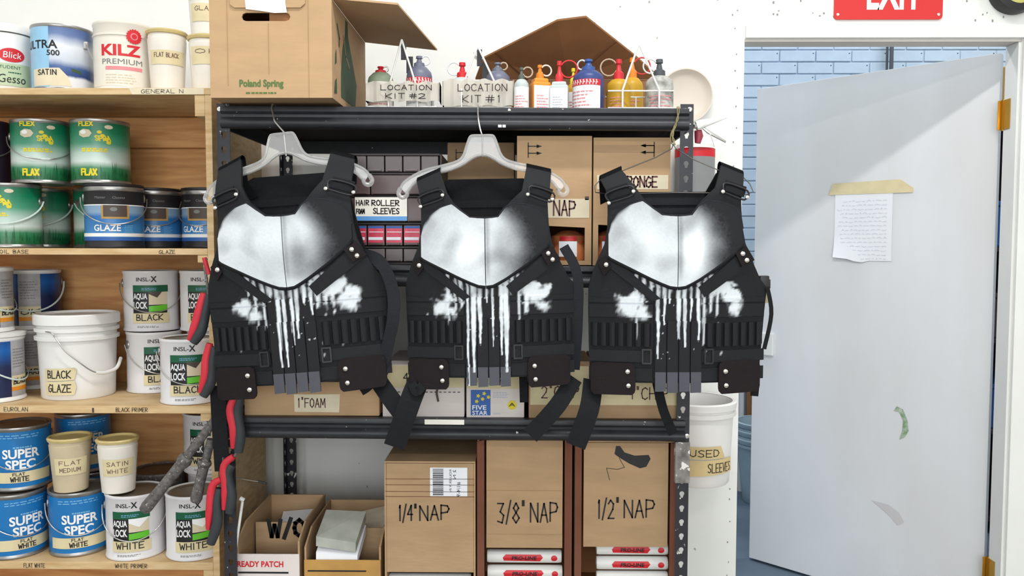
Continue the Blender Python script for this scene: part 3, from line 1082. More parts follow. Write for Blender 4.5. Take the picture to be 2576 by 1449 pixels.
def glaze_can(label, loc, face=0, handle='wire', h=GH):
    t = can_base(label, loc, face, body=M['blackplas'], group='glaze cans on the second wooden shelf', handle=handle, lid=M['tin'], hz=.15, drop=.08)
    one('tin_rim', lambda bm: lathe(bm, [(R0 + .0004, h - .022), (R0 + .0010, h - .021), (R0 + .0010, h - .010), (R0 + .0004, h - .009)], 64), M['tin'], t, True)
    L = 2 * PI * R0
    onto([('label', M['glazeblue'], Flat().rect(-L / 2, .022, L / 2, .128), .0004),
          ('brand_lettering', M['greyprint'], Flat().text('Master', -.055, .145, .032, .007).text('Classics', -.005, .145, .034, .007), .0004),
          ('edge_line', M['whiteprint'], Flat().rect(-L / 2, .125, L / 2, .128), .0009),
          ('gold_frame', M['gold'], Flat().rect(-.036, .086, .040, .126), .0009),
          ('picture', M['brown'], Flat().rect(-.030, .092, .034, .126), .0014),
          ('picture_light', M['greyprint'], Flat().ell(-.002, .114, .010, .006, 10), .0018),
          ('lettering', M['whiteprint'], Flat().text('GLAZE', -.058, .050, .074, .019, .02), .0014),
          ('small_print', M['bluelight'], Flat().lines(.026, .046, .058, .07, 5, .4), .0010),
          ('white_stripe', M['whiteprint'], Flat().rect(-L / 2, .034, L / 2, .044), .0011),
          ('blue_stripe', M['cobalt'], Flat().rect(-L / 2, .022, L / 2, .032), .0011)], t)
    return t


def navy_can(label, loc, face=0, tapeword='BLACK', handle='strip', cap=False):
    t = can_base(label, loc, face, body=M['plas'], group='navy cans at the end of the third wooden shelf', handle=handle, drop=.09)
    L = 2 * PI * R0
    onto([('label', M['navy'], Flat().rect(-L / 2, .014, L / 2, GH - .012), .0004),
          ('side_label', M['greyseam'], Flat().rect(-.036, .014, .026, GH - .012), .0009),
          ('side_print', M['greyprint'], Flat().lines(-.03, .1, .02, .16, 7, .3, .5), .0013),
          ('orange_stripe', M['orange'], Flat().rect(-.036, .03, .026, .042), .0013),
          ('masking_tape', M['tape'], Flat().rect(-.036, .042, .026, .075), .0013),
          ('marker_lettering', M['ink'], Flat().ink(tapeword, -.03, .05, .05, .016, .0028, slant=.2), .0019)], t, PI * 0)
    return t


def cz(k):
    return BZ[k] + .0006


def put(px, k, Y, dz=0.0, py=None):
    return (X(px, Y, py or 620), Y, cz(k) + dz)


# second shelf: green and glaze cans
green_can('green can on the upper tier next to the dark purple can', put(106, 1, 2.42, GH + .001, 400), .0, 'wire')
green_can('green can on the upper tier standing on the front glaze can', put(254, 1, 2.42, GH + .001, 400), -.03, None)
green_can('green lower tier can at the cut-off end of the second shelf', put(30, 1, 2.38), -.35)
green_can('green lower tier can half hidden behind its neighbour, handle hanging down', put(109, 1, 2.565), -.3)
green_can('sliver of a green can showing behind the large glaze can', put(259, 1, 2.572), .55)
glaze_can('front glaze can with its whole gold picture frame showing', put(290, 1, 2.40), .0)
glaze_can('middle glaze can, partly behind the front one', put(392, 1, 2.572), -.02)
glaze_can('last glaze can of the row against the shelf side', put(527, 1, 2.565), -.42)
can_base('dark purple can at the cut-off end of the green cans', put(-48, 1, 2.42, GH + .001, 400), .0, body=mat('dark_purple_tin', (44, 32, 48), .35), group=None, handle='wire')

# third shelf
navy_can('upper navy can at the very edge, over a white lid', put(-46, 2, 2.34, GH + .014, 750), 1.0)
o = navy_can('lower navy can with a broad white lid and hanging handle', put(-26, 2, 2.34), 1.0)
one('white_lid', lambda bm: lathe(bm, [(0, GH + .0005), (GR + .004, GH + .0005), (GR + .005, GH + .011), (GR - .004, GH + .0132), (0, GH + .0132)], 40), M['plas'], o, True)
navy_can('upper navy can with grey side label and orange stripe', put(82, 2, 2.565, GH + .001, 750), -.05, 'UK')
navy_can('lower grey labelled can squeezed behind the white bucket', put(70, 2, 2.565), .10, 'DARK')
wb = bucket('white_bucket', 'white ribbed plastic bucket with BLACK GLAZE on masking tape', put(197, 2, 2.42, 0, 900), .108, .118, .245, M['plas'], rz=math.atan2(-X(197, 2.42), 2.42), rim=False)
for zz in (.175, .200):
    one('rib', lambda bm: lathe(bm, [(.1145, zz), (.1235, zz + .002), (.124, zz + .012), (.1155, zz + .015)], 48), M['plas'], wb, True)
one('lid', lambda bm: lathe(bm, [(.112, .240), (.124, .222), (.1265, .224), (.1265, .250), (.122, .254), (.116, .254), (.112, .247), (0, .247)], 56), M['plas'], wb, True)
hp = [(-.118, -.03, .205), (-.075, -.106, .205), (-.06, -.118, .188), (-.035, -.130, .15), (.0, -.136, .118), (.03, -.134, .092), (.048, -.130, .082)]
one('bail_handle', lambda bm: tube(bm, spline(hp), .002, 8), M['steel'], wb, True)
one('handle_grip', lambda bm: tube(bm, spline([(.048, -.130, .082), (.075, -.115, .078), (.108, -.085, .086), (.123, -.04, .11)]), .0055, 10), M['plas'], wb, True)
o = Flat().poly([(-.105, .095), (-.01, .098), (-.004, .092), (-.012, .062), (-.105, .058)]).poly([(-.105, .056), (-.012, .060), (-.007, .040), (-.013, .018), (-.102, .016)]).build('masking_tape', M['tape'], wb, cyl(.1125, 0, .0035), .008)
Flat().ink('BLACK', -.092, .068, .07, .022, .003).ink('GLAZE', -.09, .027, .068, .022, .003).build('marker_lettering', M['ink'], o, cyl(.1125, 0, .0042), .008)
wb.scale = (.94, .94, 1)
G3 = 'green labelled primer cans on the third wooden shelf'
aqua_lock('upper silver can marked BLACK, standing clear beside the bucket', put(381, 2, 2.53, GH + .001, 760), .03, group=G3)
aqua_lock('upper silver can partly hidden by the red tool handles', put(522, 2, 2.545, GH + .001, 760), -.05, group=G3, handle=None)
aqua_lock('lower silver can behind, marked BLACK, label turned aside', put(383, 2, 2.515), .34, group=G3)
aqua_lock('hidden lower silver can in the shelf corner', put(534, 2, 2.575), .0, group=G3, handle=None)
aqua_lock('front lower silver can marked BLACK at the board edge', put(472, 2, 2.338), .02, group=G3)

# lowest shelf
super_spec('upper blue can at the end of the lowest shelf, FLAT WHITE on tape', put(53, 3, 2.37, GH + .001, 1150), .0)
super_spec('blue can below the upper blue can at the shelf end', put(20, 3, 2.335), .38)
super_spec('front blue can under a milky tub, handle hanging in front', put(182, 3, 2.36), .0)
super_spec('blue can in the shadow behind the two milky tubs', put(211, 3, 2.555, GH + .001, 1150), .2, False, None)
super_spec('bottom blue can hidden behind the front blue can', put(211, 3, 2.56), .2, False, None)
G4 = 'green labelled primer cans on the lowest wooden shelf'
aqua_lock('silver can marked WHITE under a milky tub', put(326, 3, 2.335), -.12, 'WHITE', True, group=G4)
aqua_lock('silver can marked WHITE at the shelf end by the post', put(478, 3, 2.335), .02, 'WHITE', True, group=G4, handle=None)
aqua_lock('silver can standing high in the back corner of the lowest shelf', put(530, 3, 2.555, GH + .001, 1150), -.1, 'WHITE', True, group=G4, handle=None)
aqua_lock('hidden silver can carrying the one in the back corner', put(530, 3, 2.56), -.1, 'WHITE', True, group=G4, handle=None)
can_base('dull can with a brown lid behind the silver cans', put(388, 3, 2.555), 0, lid=mat('brown_lid', (96, 78, 64), .4, .5), body=M['oldgrey'], handle=None)


def tub(label, loc, rb, rt, h, fill, txt=None, mt=None, rz=None, tape=(-.045, .045, .055, .105), group='milky deli tubs', lidc=None):
    t = thing('plastic_tub', label, 'tub', loc, math.atan2(-loc[0], loc[1]) if rz is None else rz, group)
    prof = [(0, .006), (rb - .006, .006), (rb - .003, 0), (rb, .002), (rb + (rt - rb) * .9, h * .86), (rt - .003, h * .87), (rt - .002, h * .9), (rt - .004, h - .01)]
    one('body', lambda bm: lathe(bm, prof, 48), mt or M['plas2'], t, True)
    one('lid', lambda bm: lathe(bm, [(rt - .004, h - .012), (rt + .002, h - .011), (rt + .004, h - .004), (rt + .001, h), (rt - .004, h), (rt - .008, h - .006), (0, h - .007)], 48), lidc or M['lidtan'], t, True)
    rm = rb + (rt - rb) * .45
    if fill:
        zf = h * fill
        rz_ = rb + (rt - rb) * fill
        one('paint_band', lambda bm: lathe(bm, [(rb + .0006, .012), (rz_ * .985 + .0008, zf)], 48), M['plas'], t, True)
    k = (rt - rb) / h * .95
    fn = lambda u, v: Vector(((rb + k * v + .0018) * math.sin(u / rm), -(rb + k * v + .0018) * math.cos(u / rm), v))
    o = Flat().rect(tape[0], tape[2], tape[1], tape[3]).build('masking_tape', M['tape'], t, fn, .008)
    if txt:
        fn2 = lambda u, v: Vector(((rb + k * v + .0025) * math.sin(u / rm), -(rb + k * v + .0025) * math.cos(u / rm), v))
        f = Flat()
        for i, w in enumerate(txt):
            f.ink(w, tape[0] + .015, tape[3] - .02 - i * .021, tape[1] - tape[0] - .035, .012, .0014)
        f.build('marker_lettering', M['inkbrown'], o, fn2, .008)
    return t


M['lidtan'] = mat('yellowed_lid', (206, 186, 128), .4, var=.15, vs=20)
M['tubbrown'] = mat('tan_milky_plastic', (206, 190, 160), .4, var=.12, vs=14)
tub('milky tub with yellowed lid on the front blue can', (X(178, 2.325, 1160), 2.325, cz(3) + GH + .001), .046, .058, .162, .0, ('FLAT', 'MEDIUM'), M['tubbrown'])
tub('milky tub with yellowed lid on the silver WHITE can', (X(297, 2.315, 1160), 2.315, cz(3) + GH + .001), .045, .056, .160, .0, ('SATIN', 'WHITE'))

# top shelf
t = thing('gesso_tub', 'white tub with red oval and green GESSO label on the top shelf', 'tub', put(16, 0, 2.37, 0, 200), math.atan2(-X(16, 2.37), 2.37) + .2)
one('body', lambda bm: lathe(bm, [(0, .004), (.068, .004), (.072, 0), (.074, .004), (.0755, .165), (.072, .17), (0, .17)], 48), M['plas'], t, True)
one('lid', lambda bm: lathe(bm, [(.073, .172), (.078, .172), (.0785, .19), (.075, .196), (.070, .194), (.066, .190), (0, .190)], 48), M['plas'], t, True)
onto([('label', M['sage'], Flat().rect(-.05, .018, .05, .082), .0009),
      ('red_oval', M['red'], Flat().ell(.0, .106, .034, .02, 24), .0009),
      ('oval_script', M['whiteprint'], Flat().text('Blick', -.022, .097, .046, .018, 0, .1), .0015),
      ('lettering', M['black'], Flat().text('Gesso', -.036, .026, .07, .024, .0, .08), .0015),
      ('small_print', M['dkgreen'], Flat().text('STUDENT', -.038, .066, .06, .009).lines(-.01, .054, .03, .06, 1), .0015)], t, 0, .0755)
t = can_base('blue and white wave labelled can on the top shelf', put(160, 0, 2.365, 0, 200), 0, body=M['tin'], handle=None, hz=.15)
L = 2 * PI * R0
onto([('label', M['ultra'], Flat().rect(-L / 2, .01, L / 2, GH - .010), .0004),
      ('side_panel', M['ultraside'], Flat().rect(-L / 2, .01, -.036, GH - .010), .0009),
      ('lettering', M['black'], Flat().text('ULTRA', -.118, .118, .105, .024, .02), .0014),
      ('number', M['black'], Flat().text('500', -.042, .098, .034, .016, .02), .0014),
      ('green_mark', M['kraftgreen2'], Flat().poly([(.02, .066), (.045, .062), (.052, .052), (.022, .056)]), .0010),
      ('masking_tape', M['tape2'], Flat().poly([(-.09, .06), (-.01, .064), (.012, .04), (.02, .014), (-.09, .012)]), .0014),
      ('marker_lettering', M['ink'], Flat().ink('SATIN', -.07, .044, .052, .014, .0026), .002)], t)
one('ear', lambda bm: box(bm, .052, .066, -.066, -.056, .128, .150, .003), M['tin'], t)
one('bail_handle', lambda bm: tube(bm, spline([(.060, -.069, .14), (.066, -.100, .115), (.075, -.127, .088)]), .0017, 8), M['steel'], t, True)
t = can_base('cream can with big red lettering and red sunburst on the top shelf', put(314, 0, 2.365, 0, 200), -.02, body=M['kilz'], lid=M['tin'], handle=None, h=.198)
one('shoulder_groove', lambda bm: lathe(bm, [(GR - .002, .155), (GR + .0012, .157), (GR + .0012, .161), (GR - .002, .163)], 56), M['kilz'], t, True)
onto([('label', M['kilz'], Flat().rect(-L / 2, .012, L / 2, .150), .0004),
      ('lettering', M['red'], Flat().text('KILZ', -.062, .098, .108, .032, .035), .0012),
      ('red_sunburst', M['red'], Flat().ell(.028, .155, .022, .022, 36, .14), .0030),
      ('sunburst_ring', M['redpale'], Flat().ell(.028, .155, .010, .010, 18), .0036),
      ('sunburst_core', M['red'], Flat().ell(.028, .155, .007, .007, 18), .0042),
      ('outline_lettering', M['greyprint'], Flat().text('PREMIUM', -.06, .074, .11, .015), .0012),
      ('pink_strip', M['redpale'], Flat().rect(-.05, .058, .05, .068), .0012),
      ('small_print', M['tan'], Flat().lines(-.05, .02, .05, .05, 4, .35, .3), .0010)], t)
tub('milky tub with tape band beside the cream can', put(421, 0, 2.34, 0, 150), .045, .054, .176, .0, ('FLAT BLACK',), M['plas2'], tape=(-.05, .05, .075, .115))
tub('lower milky tub in the stack against the big box', put(524, 0, 2.34, 0, 150), .045, .054, .160, .0, ('OK',), M['plas2'], tape=(-.05, .05, .075, .125))
tub('upper milky tub in the stack against the big box', (X(524, 2.34, 150), 2.34, cz(0) + .161), .045, .054, .160, .0, ('GLAZE',), M['plas2'], tape=(-.05, .05, .035, .085))


# ------------------------------------------------------------------ things on top of the rack
def zd(base, x):
    """height of the deck of a rack shelf"""
    return ztop(x, base) - .0025


# big carton with open flap
PBY = 2.045
bx0, bx1 = X(528, PBY, 150), X(836, PBY, 245)
pbz0, pbz1 = PBZ, at(690, -4, PBY).z
pb = thing('cardboard_box', 'big open cardboard box with green lettering overhanging the rack top', 'box', ((bx0 + bx1) / 2, PBY, pbz0))
pw, ph, pdp = (bx1 - bx0) / 2, pbz1 - pbz0, .44
hole = [(-.075 + .01 * (math.cos(a) - 0) + (.105 if abs(a) < PI / 2 else 0), ph - .047 + .0105 * math.sin(a)) for a in [-PI / 2 + k * PI / 4 + .001 for k in range(5)] + [PI / 2 + .01 + k * PI / 4 for k in range(5)]]
hole = [(-.062 + .011 * math.cos(a), ph - .046 + .0105 * math.sin(a)) for a in [PI / 2 + k * PI / 4 for k in range(5)]] + [(.040 + .011 * math.cos(a), ph - .046 + .0105 * math.sin(a)) for a in [-PI / 2 + k * PI / 4 for k in range(5)]]
one('front_panel', lambda bm: prism(bm, [(-pw, 0), (pw, 0), (pw, ph), (-pw, ph)], 0, .005, [hole]), M['card'], pb)
one('side_panel', lambda bm: box(bm, pw - .005, pw, .0052, pdp, 0, ph, .001), M['card'], pb)
one('side_panel', lambda bm: box(bm, -pw, -pw + .005, .0052, pdp, 0, ph, .001), M['card'], pb)
one('back_panel', lambda bm: box(bm, -pw + .006, pw - .006, pdp - .005, pdp, 0, ph), M['card'], pb)
one('bottom_panel', lambda bm: box(bm, -pw + .006, pw - .006, .006, pdp - .006, 0, .005), M['card'], pb)
one('light_block_panel', lambda bm: box(bm, -pw + .006, pw - .006, .02, pdp - .006, ph - .006, ph - .002), M['card'], pb)  # unseen cover, added to keep light out of the box
one('inner_flap', lambda bm: box(bm, -.004, pw - .02, .0055, .009, ph - .12, ph - .01), M['cardbrown'], pb)
one('crease', lambda bm: [box(bm, -.006, -.0045, -.0012, 0, .06, ph - .062), box(bm, -pw + .045, -pw + .0465, -.001, 0, .03, ph), box(bm, pw - .06, pw - .0585, -.001, 0, .0, ph)], M['card2'], pb)
fl = [(-pw + .055, ph + .03), (-pw + .055, ph - .016), (-pw + .066, ph - .024), (pw - .078, ph - .024), (pw - .066, ph - .014), (pw - .066, ph + .03)]
one('tuck_flap', lambda bm: prism(bm, fl, -.0045, -.0012), M['card'], pb)
o = Flat().poly([(-.065, ph + .02), (-.06, ph - .028), (-.02, ph - .033), (.012, ph - .038), (.044, ph - .037), (.04, ph - .01), (.045, ph + .02)]).build('packing_tape', M['tape3'], pb, plane_y(-.0048))
Flat().text('Poland Spring', X(610, PBY) - (bx0 + bx1) / 2, .022, .113, .024, .035).lines(X(626, PBY) - (bx0 + bx1) / 2, .010, X(702, PBY) - (bx0 + bx1) / 2, .016, 1, .7, .05).build('green_lettering', M['kraftgreen'], pb, plane_y(0))
# bottle drawing printed on the side
sfn = lambda u, v: Vector((pw + .0009, u, v))
Flat().poly([(.10, .02), (.28, .02), (.30, .09), (.27, .12), (.22, .17), (.19, .20), (.185, .24), (.16, .24), (.155, .20), (.12, .15), (.10, .08)]).build('bottle_print', M['kraftgreen2'], pb, sfn)
Flat().poly([(.02, .015), (.05, .02), (.048, .06), (.03, .05)]).poly([(.03, .09), (.05, .10), (.047, .135), (.035, .12)]).ribbon([(.06, .2), (.085, .17), (.08, .15)], .008).build('leaf_print', M['kraftgreen2'], pb, sfn)
Flat().ribbon([(.13, .19), (.16, .14), (.2, .12)], .006).build('drop_print', M['card'], pb, lambda u, v: Vector((pw + .0015, u, v)))
# side flap standing out to the right
ha, hb = Vector((pw, .004, ph)), Vector((pw, pdp - .004, ph))
wq = at(1100, 127, PBY + pdp)
wq2 = at(1000, 12, PBY + .03)
lc = Vector(pb.location)
fb, fa = wq - lc, wq2 - lc
one('side_flap', lambda bm: quad8(bm, [ha, hb, fb, fa, ha + Vector((0, 0, .005)), hb + Vector((0, 0, .005)), fb + Vector((0, 0, .005)), fa + Vector((0, 0, .005))]), M['card'], pb)

# open carton with raised flap leaning behind the bottles
cx0, cx1 = X(1215, 2.56), X(1640, 2.56)
cb = thing('cardboard_box', 'open brown cardboard box with a raised pointed flap behind the paint bottles', 'box', ((cx0 + cx1) / 2, 2.52, zd(ZT, cx0) + .0008))
cw2 = (cx1 - cx0) / 2
hz_ = at(1430, 200, 2.52).z - cb.location.z
for a, b, c_, d_ in ((-cw2, cw2, 0, .005), (-cw2, cw2, .155, .16)):
    one('panel', lambda bm: box(bm, a, b, c_, d_, 0, hz_), M['cardbrown'], cb)
for a in (-cw2, cw2 - .005):
    one('panel', lambda bm: box(bm, a, a + .005, .0055, .1545, 0, hz_), M['cardbrown'], cb)
one('bottom_panel', lambda bm: box(bm, -cw2 + .006, cw2 - .006, .006, .154, 0, .005), M['cardbrown'], cb)
lc2 = Vector(cb.location)
pf = [at(1195, 168, 2.50), at(1215, 148, 2.465), at(1402, 53, 2.30), at(1474, 44, 2.30), at(1598, 142, 2.465), at(1662, 200, 2.52)]
pf = [p - lc2 for p in pf]
pf[0].y, pf[0].z = -.001, hz_ + .0
pf[5].y, pf[5].z = -.001, hz_ + .0


def flapb(bm):
    up_ = Vector((0, -.001, .005))
    a = [bm.verts.new(p) for p in pf]
    b = [bm.verts.new(p + up_) for p in pf]
    ca = bm.verts.new((pf[0] + pf[5]) / 2)
    cb_ = bm.verts.new((pf[0] + pf[5]) / 2 + up_)
    n = len(a)
    for i in range(n - 1):
        bm.faces.new((ca, a[i], a[i + 1]))
        bm.faces.new((cb_, b[i + 1], b[i]))
        bm.faces.new((a[i], b[i], b[i + 1], a[i + 1]))


one('raised_flap', flapb, M['cardbrown'], cb)
q0 = (pf[2] * .5 + pf[1] * .5)
one('fold_line', lambda bm: [band3(bm, [pf[1].lerp(pf[2], .18) + Vector((0, -.0012, -.0022)), pf[0].lerp(pf[5], .28) + Vector((0, -.0012, -.0012))], Vector((1, 0, 0)), .006, .0008),
                             band3(bm, [pf[3].lerp(pf[4], .6) + Vector((0, -.0012, -.0022)), pf[0].lerp(pf[5], .52) + Vector((0, -.0012, -.0012))], Vector((1, 0, .5)), .006, .0008)], M['cardedge'], cb)


def bottle(label, px, Y, wpx, ytop, col, capcol, shape='round', lab=M['whiteprint'], ringc=None, red=True, ring=1, rz=0.0, group='paint squeeze bottles on the rack top', h=None, dz=0.0, ybody=None, loop=True):
    x = X(px, Y, 220)
    z0 = zd(ZT, x) + .0008 + dz
    r = wpx / 2 * Y / 2000 / 1.04
    ztip = Z(ytop, Y, px)
    H_ = ztip - z0
    hb = (Z(ybody, Y, px) - z0) if ybody else H_ * .62
    t = thing('paint_bottle', label, 'bottle', (x, Y, z0), rz, group)
    if shape == 'square':
        one('body', lambda bm: [box(bm, -r, r, -r, r, 0, hb * .86, r * .28), box(bm, -r * .8, r * .8, -r * .8, r * .8, hb * .8, hb * .97, r * .25)], col, t)
        fn = plane_y(-r, off=.001)
    else:
        one('body', lambda bm: lathe(bm, [(0, 0), (r * .95, 0), (r, .004), (r, hb * .8), (r * .93, hb * .88), (r * .6, hb * .98), (r * .38, hb)], 32), col, t, True)
        fn = cyl(r, 0, .001)
    k = min(r * .42, .02)
    one('cap', lambda bm: lathe(bm, [(k, hb * .955), (k * 1.05, hb * .96), (k, hb + (H_ - hb) * .3), (k * .55, hb + (H_ - hb) * .42), (k * .36, hb + (H_ - hb) * .75), (k * .62, hb + (H_ - hb) * .78), (k * .58, H_), (0, H_)], 20), capcol, t, True)
    if loop:
        lr = (H_ - hb) * .42
        cx, czz = k * .5 + lr * .9, H_ - lr * .95
        one('tether_loop', lambda bm: tube(bm, [(ring * (cx + lr * math.cos(a)), -.001 * k, czz + lr * math.sin(a)) for a in [R_(150) - kk * R_(310) / 16 for kk in range(17)]], .0022, 6), ringc or M['plas2'], t, True)
    wl_ = r * .92 if shape == 'square' else r * 1.25
    o = Flat().rect(-wl_, hb * .06, wl_, hb * .74).build('label', lab, t, fn, .006)
    fn2 = plane_y(-r, off=.0018) if shape == 'square' else cyl(r, 0, .0018)
    random.seed(int(px) + 5)
    Flat().lines(-wl_ * .7, hb * .12, wl_ * .7, hb * .52, 5, .35, .5).build('small_print', M['inkgrey'] if int(px) % 2 else M['redpale'], o, fn2, .006)
    if red:
        random.seed(int(px))
        Flat().rect(-wl_, hb * .60, wl_, hb * .74).build('red_band', M['red'], o, fn2, .006)
        fn3 = plane_y(-r, off=.0024) if shape == 'square' else cyl(r, 0, .0024)
        f = Flat()
        u = -wl_ * .9
        while u < wl_ * .85:
            f.ribbon([(u, hb * .62), (u + .002, hb * .72)], .0022)
            f.ribbon([(u, hb * .72), (u + .005, hb * .66)], .0016)
            u += .0085
        f.build('band_lettering', M['whiteprint'], o, fn3, .006)
    return t


M['bclear'] = mat('frosty_bottle', (196, 206, 206), .35, var=.1, vs=20)
M['bgrey'] = mat('slate_paint_bottle', (106, 110, 128), .4)
M['bgreen'] = mat('sage_paint_bottle', (150, 164, 140), .4, var=.2, vs=20)
M['bpink'] = mat('peach_bottle', (214, 168, 140), .4)
M['bblue'] = mat('dark_blue_paint_bottle', (50, 66, 124), .4)
M['bgreywhite'] = mat('grey_paint_bottle', (196, 196, 190), .45, var=.35, vs=30, col2=(104, 104, 98))
M['orangecap'] = mat('orange_cap', (230, 132, 34), .4)
M['redcap'] = mat('red_cap', (204, 40, 48), .4)
M['bluecap'] = mat('blue_cap', (52, 84, 150), .4)
M['darkcap'] = mat('grey_green_cap', (84, 92, 84), .45)
M['ringbrown'] = mat('tan_loop', (184, 160, 136), .4)
M['looppale'] = mat('pale_loop', (226, 230, 232), .35)


def caddy(label, px0, px1, Y, ytopA, pxA, name_txt, num, slant=0.0, band=True, legs=(.3, .72), yband=(195, 262)):
    x0, x1 = X(px0, Y, 230), X(px1, Y, 230)
    xc = (x0 + x1) / 2
    w = (x1 - x0) / 2
    z0 = max(zd(ZT, x0), zd(ZT, x1)) + .003
    t = thing('wire_caddy', label, 'caddy', (xc, Y, z0), 0, 'wire bottle caddies on the rack top')
    D = .092
    zt = Z(ytopA, Y, pxA) - z0
    xa = X(pxA, Y, ytopA) - xc
    wr = .0022
    for zz in (.012, .058):
        one('hoop', lambda bm: tube(bm, [(-w, 0, zz), (w, 0, zz), (w, D, zz), (-w, D, zz)], wr, 6, closed=True), M['plas'], t, True)
    one('handle', lambda bm: [tube(bm, [(-w + 2 * w * legs[0], -.003, .0), (-w + 2 * w * legs[0], -.003, .06), (xa, D * .35, zt)], wr * 1.25, 6), tube(bm, [(-w + 2 * w * legs[1], -.003, 0), (-w + 2 * w * legs[1], -.003, .06), (xa, D * .35, zt)], wr * 1.25, 6)], M['plas'], t, True)
    for a in (.1, .5, .9):
        one('bottom_wire', lambda bm: tube(bm, [(-w + 2 * w * a, 0, .0), (-w + 2 * w * a, D, .0)], wr, 6), M['plas'], t, True)
        one('upright_wire', lambda bm: tube(bm, [(-w + 2 * w * a, D, .0), (-w + 2 * w * a, D, .058)], wr, 6), M['plas'], t, True)
    if band:
        za, zb = Z(yband[1], Y) - z0, Z(yband[0], Y) - z0
        bw = w + .008

        def fb_(bm):
            rows = []
            N = 26
            for k in range(N + 1):
                u = -1.25 + 2.5 * k / N
                x = bw * max(-1, min(1, u))
                y = -.008 + max(0, abs(u) - 1) * .24
                y += .004 * math.sin(k * 1.7)
                rows.append((bm.verts.new((x, y, za + .002 * math.sin(k * .9))), bm.verts.new((x, y, zb + .004 * math.sin(k * 1.3 + 1)))))
            for A, B in zip(rows, rows[1:]):
                bm.faces.new((A[0], B[0], B[1], A[1]))
            bmesh.ops.solidify(bm, geom=bm.faces[:], thickness=.0015)
        o = one('tape_band', fb_, M['tape3'], t)
        hgt = (zb - za)
        Flat().ink(name_txt, -bw * .55, za + hgt * .55, bw * 1.35, hgt * .26, .0022).ink('KIT', -bw * .42, za + hgt * .12, bw * .5, hgt * .26, .0022).ink('#' + num, bw * .22, za + hgt * .12, bw * .42, hgt * .26, .0022).build('marker_lettering', M['ink'], o, plane_y(-.0155))
        one('clip', lambda bm: [box(bm, xa - .002, xa + .012, D * .35 - .002, D * .35 + .002, zt - .055, zt - .010), box(bm, xa + .012, xa + .03, D * .35 + .004, D * .35 + .008, zt - .09, zt - .045)], M['blackplas'], t)
    return t


caddy('white wire caddy with lettered tape band next to the big cardboard box', 926, 1098, 2.19, 92, 1006, 'LOCATION', '2', yband=(208, 256))
bottle('pale green bottle in the caddy next to the big box', 958, 2.24, 66, 168, M['bgreen'], M['redcap'], red=False, lab=M['plas2'], ringc=M['steel'], ybody=183, group='bottles in the wire caddies')
bottle('slate grey bottle with red band, its caddy next to the big box', 1055, 2.24, 66, 142, M['bgrey'], M['bgrey'], ringc=M['looppale'], ybody=168, group='bottles in the wire caddies')
caddy('white wire caddy with lettered tape band next to the narrow frosted bottle', 1120, 1286, 2.19, 108, 1200, 'LOCATION', '1', legs=(.25, .8), yband=(202, 268))
bottle('clear bottle with red nozzle cap in the middle caddy', 1163, 2.24, 66, 158, M['bclear'], M['redcap'], ringc=M['looppale'], ring=-1, ybody=196, group='bottles in the wire caddies')
bottle('slate grey bottle with red band and tan loop, before the raised flap', 1252, 2.24, 66, 158, M['bgrey'], M['bgrey'], ringc=M['ringbrown'], ybody=180, group='bottles in the wire caddies')
bottle('narrow frosted bottle with dark cap beside the KIT 1 caddy', 1312, 2.18, 38, 170, M['bclear'], M['darkcap'], red=False, ringc=M['ringbrown'], ybody=200)
bottle('square bottle with orange cap and white label', 1358, 2.2, 48, 164, M['orange'], M['orangecap'], 'square', red=False, ringc=M['plas2'], ybody=196, rz=.25)
bottle('square bottle with thick red cap', 1407, 2.19, 48, 154, M['bclear'], M['redcap'], 'square', red=False, ringc=M['redcap'], ybody=205, rz=-.1)
bottle('small yellow bottle peeping out behind the red cap', 1442, 2.30, 40, 172, M['yellowplas'], M['yellow'], red=False, ybody=212, loop=False)
bottle('large dark blue bottle with blue nozzle and red banded label', 1480, 2.19, 80, 150, M['bblue'], M['bluecap'], ringc=M['looppale'], ring=-1, ybody=178, rz=-.5)
caddy('bare white wire caddy at the right end of the rack top', 1530, 1694, 2.19, 102, 1612, '', '', band=False, legs=(.22, .78))
bottle('yellow bottle with orange loop in the bare wire caddy', 1556, 2.24, 62, 150, M['yellowplas'], M['redcap'], red=False, lab=M['yellowplas'], ringc=M['ringbrown'], ring=-1, ybody=200, group='bottles in the wire caddies')
bottle('spattered grey bottle in the bare wire caddy', 1658, 2.24, 72, 150, M['bgreywhite'], M['greydark'], red=False, lab=M['bgreywhite'], ringc=M['looppale'], ring=-1, ybody=192, group='bottles in the wire caddies')
bottle('amber bottle behind the yellow bottle near the bare caddy', 1590, 2.36, 56, 146, M['yellowplas'], M['orangecap'], red=False, lab=M['yellowplas'], ybody=196, loop=True, ringc=M['redcap'])

# dish on the wall behind the right post
dz_ = at(1730, 236, 2.72)
dish = thing('plastic_dish', 'round cream plastic dish hanging on the white wall behind the rack corner', 'dish', (dz_.x, YW, dz_.z))
one('plate', lambda bm: lathe(bm, [(0, -.012), (.062, -.012), (.078, -.022), (.088, -.034), (.092, -.034), (.08, -.014), (.064, -.002), (0, -.002)], 56, axis='y'), M['dish'], dish, True)

# ------------------------------------------------------------------ middle shelf of the rack


def carton(name, label, px0, px1, Y, z0, ztop_, depth, mt, group=None, bev=.004, rz=0.0, cat='box'):
    x0, x1 = X(px0, Y), X(px1, Y)
    t = thing(name, label, cat, ((x0 + x1) / 2, Y, z0), rz, group)
    return t, (x1 - x0) / 2, ztop_ - z0


